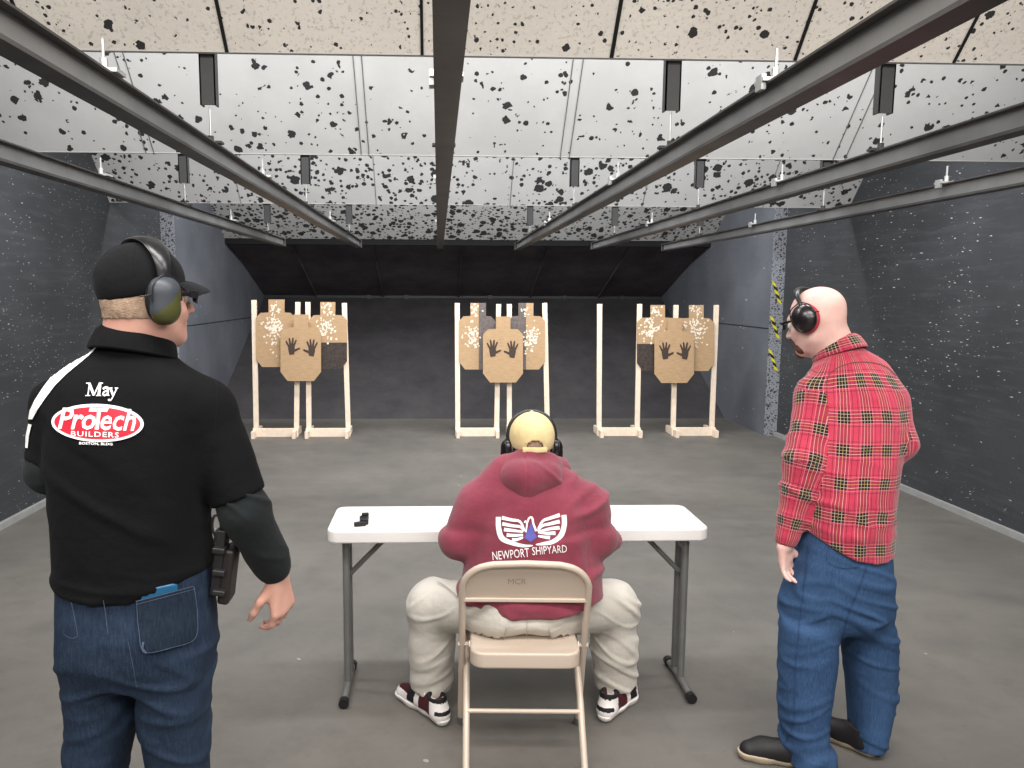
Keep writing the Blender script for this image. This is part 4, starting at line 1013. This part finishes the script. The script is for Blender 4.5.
build('body', bc, M['skin_b'], C_, 1)
HC.eyes(C_)
bf = Field(HC.p(0, .06, -.09)-Vector((.09,)*3), HC.p(0, .06, -.09)+Vector((.09,)*3), .003)
bf.add(HC.C((0, .068, -.094), (0, .080, -.103), .024, .019), .01); bf.add(HC.C((-.026, .058, -.088), (.026, .058, -.088), .022, .022), .015); bf.add(HC.C((-.022, .088, -.056), (.022, .088, -.056), .0055, .0055), .004)
for q in (-1, 1): bf.add(HC.C((q*.026, .080, -.060), (q*.024, .072, -.086), .008, .012), .006)
bf.cut(HC.C((-.02, .093, -.068), (.02, .093, -.068), .008, .008), .003)
build('beard', bf, M['beard'], C_, 0, disp=lambda c: .0014*nz(c, (120, 120, 80)))
ear_muffs(HC, C_, M['cupblack'], M['band'], M['cushred'], cup=(.032, .046, .052), zc=.002, band_w=.013, band_r=.126, xo=.070, wires=True, yb=.03, rnd=True)
muff = [c for c in C_.children if c.name.startswith('ear_muffs')][0]
for c in muff.children:
    if c.name.startswith('ear_cushion'): c['label'] = 'red ear cushion'
bm = B()
for q in (-1, 1): bar(bm, HC.p(q*.079, .01, .008), HC.p(q*.068, .094, .010), .003, .007); bar(bm, HC.p(q*.068, .094, .010), HC.p(0, .116, .010), .003, .003)
gl = obj('glasses_frame', bm, M['glasses'], C_)
bm = B()
for q in (-1, 1):
    bm = B(); band(bm, [HC.p(q*(.012+.052*t_), .113-.018*t_*t_, .003) for t_ in np.linspace(0, 1, 7)], HC.d(0, 0, 1), .016, .0015, wf=lambda t: .7+.3*sin(pi*t)); obj('lens', bm, M['glasses'], gl)
# plaid flannel
t = NT('red plaid flannel'); uvn = t.n('ShaderNodeUVMap'); uvn.uv_map = 'UVMap'
sx = t.n('ShaderNodeSeparateXYZ'); t.put(sx.inputs[0], uvn.outputs[0])
def axis(sock, P_):
    f = t.math('FRACT', t.math('DIVIDE', sock, P_)); d = t.math('ABSOLUTE', t.math('SUBTRACT', f, .5)); d = t.math('MULTIPLY', d, P_)   # metres from band centre
    bandm = t.math('LESS_THAN', d, .0195)
    wl = t.math('LESS_THAN', t.math('ABSOLUTE', t.math('SUBTRACT', d, .0110)), .0009)
    yl = t.math('LESS_THAN', d, .0010)
    dl = t.math('LESS_THAN', t.math('ABSOLUTE', t.math('SUBTRACT', d, .030)), .0010)
    wl2 = t.math('LESS_THAN', t.math('ABSOLUTE', t.math('SUBTRACT', d, .0215)), .0008)
    return bandm, wl, yl, dl, wl2
u = axis(sx.outputs[0], .078); v_ = axis(sx.outputs[1], .112)
red = t.mix(t.ramp(t.noise(t.coord(), 6, 3), .35, .65), lin((186, 62, 84)), lin((168, 50, 72)))
k = t.mix(t.math('MULTIPLY', t.math('ADD', u[0], v_[0]), .36), red, lin((70, 18, 34)))
k = t.mix(t.math('MULTIPLY', t.math('MULTIPLY', u[0], v_[0]), .95), k, lin((16, 20, 18)))
k = t.mix(t.math('MULTIPLY', t.math('MAXIMUM', u[3], v_[3]), .7), k, lin((70, 14, 30)))
k = t.mix(t.math('MULTIPLY', t.math('MAXIMUM', u[1], v_[1]), .48), k, lin((225, 205, 190)))
k = t.mix(t.math('MULTIPLY', t.math('MAXIMUM', u[4], v_[4]), .25), k, lin((232, 190, 180)))
k = t.mix(t.math('MULTIPLY', t.math('MAXIMUM', u[2], v_[2]), .38), k, lin((215, 190, 120)))
t.bump(t.math('ADD', t.math('MULTIPLY', t.noise(t.coord(), 34, 4), 6.), t.noise(t.coord(), 400, 2)), .3, .0022); t.b.inputs['Sheen Weight'].default_value = .25
M['plaid'] = t.out(k, .9, spec=.12)
cTor = np.array([[s[0], s[1], s[2]] for s in sorted(torC)])
def segd(p, a, b):
    a = np.array(a); b = np.array(b); ba = b-a; t_ = np.clip(np.dot(p-a, ba)/ba.dot(ba), 0, 1); return np.linalg.norm(p-a-ba*t_), t_
def uvC(p, bone, ctr):
    p = np.array(p)
    if bone is None:
        zc = np.interp(p[2], cTor[:, 0], cTor[:, 1]); yc = np.interp(p[2], cTor[:, 0], cTor[:, 2])
        best = (math.hypot((p[0]-zc)/.17, (p[1]-yc)/.145), 0)
        for i, (a, b, c, r) in enumerate(((sL, eL, wL, .068), (sR, eR, wR, .055))):
            d = min(segd(p, a, b)[0], segd(p, b, c)[0])/r-.12
            if p[2] < a[2]+.03 and d < best[0]: best = (d, i+1)
        return best[1]
    def ang(q, cx, cy, off): return (atan2(q[1]-cy, q[0]-cx)-off) % (2*pi)
    if bone == 0:
        zc = np.interp(p[2], cTor[:, 0], cTor[:, 1]); yc = np.interp(p[2], cTor[:, 0], cTor[:, 2]); r = .165; off = pi/2+.3
        drop = .0
    else:
        a, b, c, r = ((sL, eL, wL, .06), (sR, eR, wR, .055))[bone-1]
        a, b, c = np.array(a), np.array(b), np.array(c)
        d1, t1 = segd(p, a, b); d2, t2 = segd(p, b, c)
        if d1 <= d2: ax = a; u_ = (b-a); L0 = 0
        else: ax = b; u_ = (c-b); L0 = np.linalg.norm(b-a)
        L = np.linalg.norm(u_); u_ = u_/L; v = L0+np.dot(p-ax, u_)
        q = p-ax-u_*np.dot(p-ax, u_); X_ = np.cross(u_, np.array([0, 1., 0])); X_ /= np.linalg.norm(X_); Y_ = np.cross(u_, X_)
        def A_(pp): qq = pp-ax-u_*np.dot(pp-ax, u_); return (atan2(qq.dot(Y_), qq.dot(X_))+pi*.0) 
        an = A_(p); ac = A_(np.array(ctr))
        while an-ac > pi: an -= 2*pi
        while an-ac < -pi: an += 2*pi
        return (an*r+.02, v+.03)
    an = ang(p, zc, yc, off); cz = np.interp(ctr[2], cTor[:, 0], cTor[:, 1]); cyy = np.interp(ctr[2], cTor[:, 0], cTor[:, 2]); ac = ang(ctr, cz, cyy, off)
    while an-ac > pi: an -= 2*pi
    while an-ac < -pi: an += 2*pi
    rr = math.hypot(p[0]-zc, p[1]-yc)
    return (an*r*.98, p[2]-.25*max(0, .16-rr)*1.5+.02)
cf = Field((.95, 2.35, .7), (2.0, 3.1, 1.65), .006)
cf.add(zloft(torC), .02)
zh = S(550, 798, 893, 2.66, .15)[0]; xh = at(866, 550, 2.66).x
cf.keep(lambda X, Y, Z: (zh-.004+.9*np.maximum(0, (xh-.03)-X)**2*2.2+.1*np.maximum(0, X-xh)+0*Y)-Z)
cf.add(cone(at(834, 380, 2.78), sL, .068, .070), .04); chain(cf, [sL, eL], [.074, .070], .03); cf.add(cone(eL, wL.lerp(eL, .12), .070, .046), .03); cf.add(cone(wL.lerp(eL, .16), wL+Vector((0, 0, 0)), .041, .037, None, True, True), .006)
cf.add(cone(at(872, 378, 2.78), sR, .07, .070), .04); chain(cf, [sR, eR], [.066, .058], .025); cf.add(cone(eR, wR.lerp(eR, .1), .058, .042), .03); cf.add(cone(wR.lerp(eR, .16), wR, .038, .036, None, True, True), .006)
def dispC(c):
    w_ = max(0, min(1, (1.2-c[2])/.3))
    return fold((c[0], c[1], c[2]+.5*c[0]), (4, 4, 9), .011, 21)*(.5+.5*w_)+fold(c, (9, 9, 15), .004, 31)+.003*nz(c, (7, 7, 7), 1)
build('flannel_shirt', cf, M['plaid'], C_, 2, disp=dispC, uvfun=uvC)
ring_collar('collar', at(839, 352, 2.84), None, .080, .074, .036, M['plaid'], C_, radians(-24), 1.0, gap=.5, yaw=radians(35))
fb = bvh_of(['flannel_shirt'])
drape('yoke_seam', [ribbon(sp2([(826, 384), (830, 374), (842, 366), (862, 362), (884, 366), (896, 376)]), 1.0)], fb, M['beard'], bpy.data.objects['flannel_shirt'], .001, 3)
jc = Field((.95, 2.35, .0), (2.0, 3.0, 1.0), .0065)
jc.add(zloft(hipC, rnd=.04), .02); jc.add(zloft(lL), .03)
jr = Field((.95, 2.35, .0), (2.0, 3.0, 1.0), .0065); jr.add(zloft(hipC, rnd=.04), .02); jr.add(zloft(lR), .03); jc.D = np.minimum(jc.D, jr.D); jc.keep(lambda X, Y, Z: .022-Z)
build('jeans', jc, M['jeansB'], C_, 2, disp=dispJ(1.37, .62, .010))
nj = [o for o in C_.children if o.name.startswith('jeans')][0]; jb = bvh_of([nj.name])
drape('stitching', [ribbon(sp2([(808, 545), (806, 570), (801, 610), (797, 650), (795, 690), (793, 725), (784, 745)]), 1.0), ribbon(sp2([(829, 545), (828, 562), (845, 568), (862, 564), (864, 552)]), .8), ribbon(sp2([(868, 556), (862, 580), (848, 615), (842, 640)]), .9)], jb, M['stitchB'], nj, .003, 2)['kind'] = 'stuff'
shoe(C_, (lL[-1][1]+.035, 2.535, 0), radians(70), [M['shoeblack'], M['solegum']], L=.29); shoe(C_, (lR[-1][1]+.02, 2.60, 0), radians(42), [M['shoeblack'], M['solegum']], L=.29)

# ------------------------------------------------ seated man in the hoodie
D_ = root('person', (.33, 2.8, 0), 'seated man in a maroon hoodie, straw yellow cap and khaki trousers at the table', 'person')
HD = Head(at(531.5, 446, 2.97), 0, radians(8), 0, 1.0)
hoT = [S(632, 464, 600, 2.82, .185), S(612, 460, 603, 2.82, .185), S(590, 460, 603, 2.825, .18), S(570, 462, 602, 2.84, .172), S(548, 468, 598, 2.85, .165), S(525, 470, 594, 2.865, .16), S(505, 472, 590, 2.88, .15), S(490, 480, 582, 2.885, .13), S(477, 492, 570, 2.91, .105), S(466, 504, 558, 2.93, .08), S(458, 510, 553, 2.94, .068)]
aL, bL, cL = at(479, 506, 2.88), at(459, 541, 2.85), at(497, 530, 3.16); aR, bR, cR = at(585, 506, 2.88), at(597, 541, 2.85), at(560, 530, 3.16)
cL.z = cR.z = .80; bL.z = bR.z = .765
kL, kR = at(434, 606, 2.97), at(612, 606, 2.97); hpL, hpR = Vector((.235, 2.76, .525)), Vector((.405, 2.76, .525))
anL, anR = at(431, 694, 3.0), at(616, 690, 3.0)
bd = Field((-.25, 2.45, 0), (.95, 3.5, 1.4), .006)
bd.add(zloft(hoT[:-1][0:0]+[s_ for s_ in hoT if s_[0] > .60], inf=-.022), .02); bd.add(ell((.32, 2.82, .56), (.165, .13, .10)), .03)
for h_, k_, a_ in ((hpL, kL, anL), (hpR, kR, anR)): chain(bd, [h_, k_, (a_.x, a_.y, .10)], [.085, .062, .045], .02); bd.add(cone((a_.x, a_.y-.02, .06), (a_.x+(-.06 if h_ is hpL else .06), a_.y+.1, .045), .04, .035), .02)
HD.build(bd); bd.add(cone(HD.p(0, -.03, -.03), at(531, 470, 2.93), .062, .078), .03)
chain(bd, [aL, bL, cL], [.055, .045, .03], .02); chain(bd, [aR, bR, cR], [.055, .045, .03], .02)
hand(bd, cL, (.5, 1, -.1), (1, -.4, -.5), (0, .2, 1), (.9, .9, .9, .9), .04); hand(bd, cR, (-.5, 1, -.1), (-1, -.4, -.5), (0, .2, 1), (.7, .7, .7, .7), .04)
build('body', bd, M['skin_c'], D_, 1)
HD.eyes(D_)
hf = Field(HD.c-Vector((.16,)*3), HD.c+Vector((.16,)*3), .004); HD.build(hf); hf.D -= .002
def hcut2(X, Y, Z):
    l = [((X-HD.c.x)*HD.R[0][i]+(Y-HD.c.y)*HD.R[1][i]+(Z-HD.c.z)*HD.R[2][i]) for i in range(3)]
    return np.maximum(np.maximum(l[1]-.01, -.065-l[2]), l[2]-.06)
hf.keep(hcut2); build('hair', hf, M['hairblond'], D_, 0, disp=lambda c: .0012*nz(c, (90, 90, 60)))
cap_hat(HD, D_, M['captan'], grow=.011, back_hole=True, zlow=.03, backlow=-.020)
ear_muffs(HD, D_, M['cupblack'], M['band'], M['blackplastic'], cup=(.032, .036, .046), zc=-.020, band_w=.006, band_r=.138, xo=.072)
def dispH(c):
    w_ = max(0, min(1, (.95-c[2])/.2)); side = min(1, max(0, (abs(c[0]-.33)-.10)/.12))
    return fold((c[0], c[1], c[2]-.25*abs(c[0]-.33)), (3.5, 4, 13), .016, 41)*(.25+.5*w_+.5*side)+.003*nz(c, (7, 7, 7), 9)-.010*math.exp(-((c[2]-.80-.08*abs(c[0]-.33))/.02)**2)*side
hd = Field((-.2, 2.45, .5), (.85, 3.45, 1.3), .006)
hd.add(zloft(hoT), .02)
for a_, b_, c_ in ((aL, bL, cL), (aR, bR, cR)):
    s_ = -1 if a_ is aL else 1
    hd.add(cone((.33+s_*.07, 2.9, 1.01), a_, .07, .085), .05); hd.add(cone(a_, b_, .085, .080), .04); hd.add(cone(b_, b_.lerp(c_, .8), .074, .048), .03); hd.add(cone(b_.lerp(c_, .75), c_, .042, .038, None, True, True), .006)
hd.keep(lambda X, Y, Z: (.530+.02*np.clip(np.abs(X-.33)/.2, 0, 1.2)**2+.0*Y)-Z)
build('hooded_sweatshirt', hd, M['hoodie'], D_, 2, disp=dispH)
hh = Field((.1, 2.55, .85), (.6, 3.2, 1.25), .005)
p0, p1 = at(507, 470, 2.93), at(556, 470, 2.93); bk = at(528, 478, 2.81); top_ = at(531, 462, 2.87)
chain(hh, [at(508, 478, 3.0), p0, at(516, 476, 2.84), bk, at(546, 476, 2.84), p1, at(556, 478, 3.0)], [.036, .044, .052, .056, .052, .044, .036], .04)
chain(hh, [at(514, 462, 2.89), at(531, 458, 2.885), at(549, 462, 2.89)], [.036, .040, .036], .04); hh.add(cone(bk, at(527, 490, 2.80), .05, .032), .04)
hh.add(cone(at(514, 480, 2.84), at(526, 492, 2.80), .032, .026), .03); hh.add(cone(at(545, 480, 2.84), at(528, 492, 2.80), .032, .026), .03)
build('hood', hh, M['hoodie'], D_, 2, disp=lambda c: fold((c[0], c[1], c[2]+.4*abs(c[0]-.325)), (5, 5, 14), .005, 50)-.004*math.exp(-((c[0]-at(524, 470, 2.85).x)/.004)**2))
hb = bvh_of(['hooded_sweatshirt']); ho = bpy.data.objects['hooded_sweatshirt']
q_ = lambda x, y: (480+x*.10742, 500+y*.10742)
lw = [ribbon([q_(*p) for p in sp2([(172, 158), (176, 260), (200, 350), (250, 392), (340, 405), (420, 432), (490, 424)])], [4.8*.93]*6*3+[4.2]*6+[3.6]*6+[2.6]*6+[1.4]*7)]
lw = [ribbon([q_(*p) for p in sp2([(172, 158), (176, 260), (208, 355), (300, 400), (400, 425), (490, 424)])], list(np.interp(np.linspace(0, 1, 31), [0, .4, .8, 1], [4.6, 5.4, 3.2, 1.0])))]
lw += [ribbon([q_(*p) for p in sp2([(780, 140), (782, 230), (750, 330), (680, 388), (590, 408), (520, 415)])], list(np.interp(np.linspace(0, 1, 31), [0, .4, .8, 1], [4.8, 5.2, 3.2, 1.0])))]
def feather(pts, w0, w1):
    P = [q_(*p) for p in sp2(pts, 5)]; return ribbon(P, list(np.linspace(w0, w1, len(P))))
for pts in ([(205, 165), (290, 185), (370, 200), (410, 275)], [(210, 222), (300, 240), (375, 250), (412, 290)], [(225, 275), (310, 285), (398, 296)], [(250, 325), (320, 330), (400, 325)], [(300, 372), (350, 366), (400, 348)]):
    lw.append(feather(pts, 3.6, 1.9))
for pts in ([(742, 140), (650, 170), (585, 195), (540, 270)], [(740, 200), (650, 222), (580, 240), (535, 290)], [(738, 258), (640, 270), (545, 296)], [(700, 308), (620, 310), (540, 300)], [(650, 350), (600, 345), (540, 335)]):
    lw.append(feather(pts, 3.8, 1.9))
lw += [feather([(425, 300), (436, 230), (425, 195), (412, 212)], 1.6, 1.2), feather([(436, 220), (456, 170), (484, 166), (496, 220), (522, 290)], 1.6, 2.2)]
lw.append(text2d('NEWPORT', *q_(288, 503), 36.5, 8.6, 0, -.004, -.10)); lw.append(text2d('SHIPYARD', *q_(646, 463), 34.5, 7.6, 0, -.004, -.08))
drape('chest_print', lw, hb, M['white'], ho, .003, 1.3)['label'] = 'white winged emblem and lettering on the back'
bpy.data.objects['chest_print'].name = 'back_print'
drape('emblem_triangle', [[q_(478, 205), q_(500, 290), q_(530, 345), q_(470, 392), q_(410, 350), q_(440, 290)]], hb, M['blueprint'], ho, .0036, 2)['label'] = 'blue centre of the emblem'
# trousers
kf = Field((-.25, 2.45, .0), (.95, 3.4, .75), .006)
kf.add(ell((.320, 2.82, .535), (.215, .155, .100)), .03); kf.add(ell((.320, 2.80, .50), (.215, .155, .065)), .03)
for h_, k_, a_ in ((hpL, kL, anL), (hpR, kR, anR)):
    kf.add(cone(h_, k_, .105, .100), .04); kf.add(cone(k_, k_.lerp(a_, .5), .098, .090), .04); kf.add(cone(k_.lerp(a_, .4), (a_.x, a_.y, .095), .090, .088, None, False, True), .02)
kf.keep(lambda X, Y, Z: np.maximum(.085-Z, -1+0*X+0*Y)); kf.keep(lambda X, Y, Z: np.where((Y > 2.55) & (Y < 2.99) & (np.abs(X-.312) < .22) & (Z < .60), .437-Z, -1))
def dispK(c):
    g = max(0, min(1, (.55-c[2])/.2)); kn = math.exp(-((c[2]-.47)/.10)**2)
    return fold((c[0], c[1], c[2]+.6*abs(c[0]-.325)), (5, 5, 13), .011, 61)*(.35+.5*kn+.35*g)+.004*nz(c, (7, 7, 5), 6)
build('cargo_trousers', kf, M['khaki'], D_, 2, disp=dispK)
kb = bvh_of(['cargo_trousers']); ko = bpy.data.objects['cargo_trousers']
drape('pocket_flap', [[(466, 616), (506, 626), (498, 650), (484, 646), (467, 632)]], kb, M['khaki'], ko, .008, 4); drape('pocket_flap', [[(585, 616), (548, 628), (559, 650), (570, 646), (585, 636)]], kb, M['khaki'], ko, .008, 4)
drape('seams', [ribbon([(527, 612), (526, 650)], .8), ribbon(sp2([(466, 632), (484, 646), (498, 650), (506, 628)]), .9), ribbon(sp2([(585, 636), (570, 646), (559, 650), (548, 628)]), .9), ribbon(sp2([(438, 583), (450, 590), (462, 600)]), .9), ribbon(sp2([(600, 585), (590, 596)]), .9)], kb, M['khakidark'], ko, .0095, 2)['kind'] = 'stuff'
def mfS(x, y, z):
    if .06 < y < .13 and .035 < z < .09: return 2 if abs(x) > .012 else 0
    if z > .085: return 1
    if .16 < y < .20 and z > .035: return 1
    if y < .03 and .045 < z < .06: return 1
    if y > .2 and z > .055: return 2
    return 0
msn = [M['shoewhite'], M['shoeblack'], M['shoemaroon'], M['shoewhite']]
shoe(D_, (anL.x+.065, anL.y-.16, 0), radians(38), msn, mf=mfS, L=.30, sc=1.12); shoe(D_, (anR.x-.09, anR.y-.15, 0), radians(-36), msn, mf=mfS, L=.30, sc=1.12)
# scratched letters on the chair back
bm = B(); pvs, pfs = text2d('MCR', 0, 0, .065, .024, 0, .0, 0)
vv = [bm.verts.new((CXX-.03+x, fr(.68-y)-.004+.010-.0014, .68-y)) for x, y in pvs]
for f in pfs:
    try: bm.faces.new([vv[i] for i in f])
    except ValueError: pass
obj('scratched_letters', bm, M['chair_ink'], panel, smooth=False)
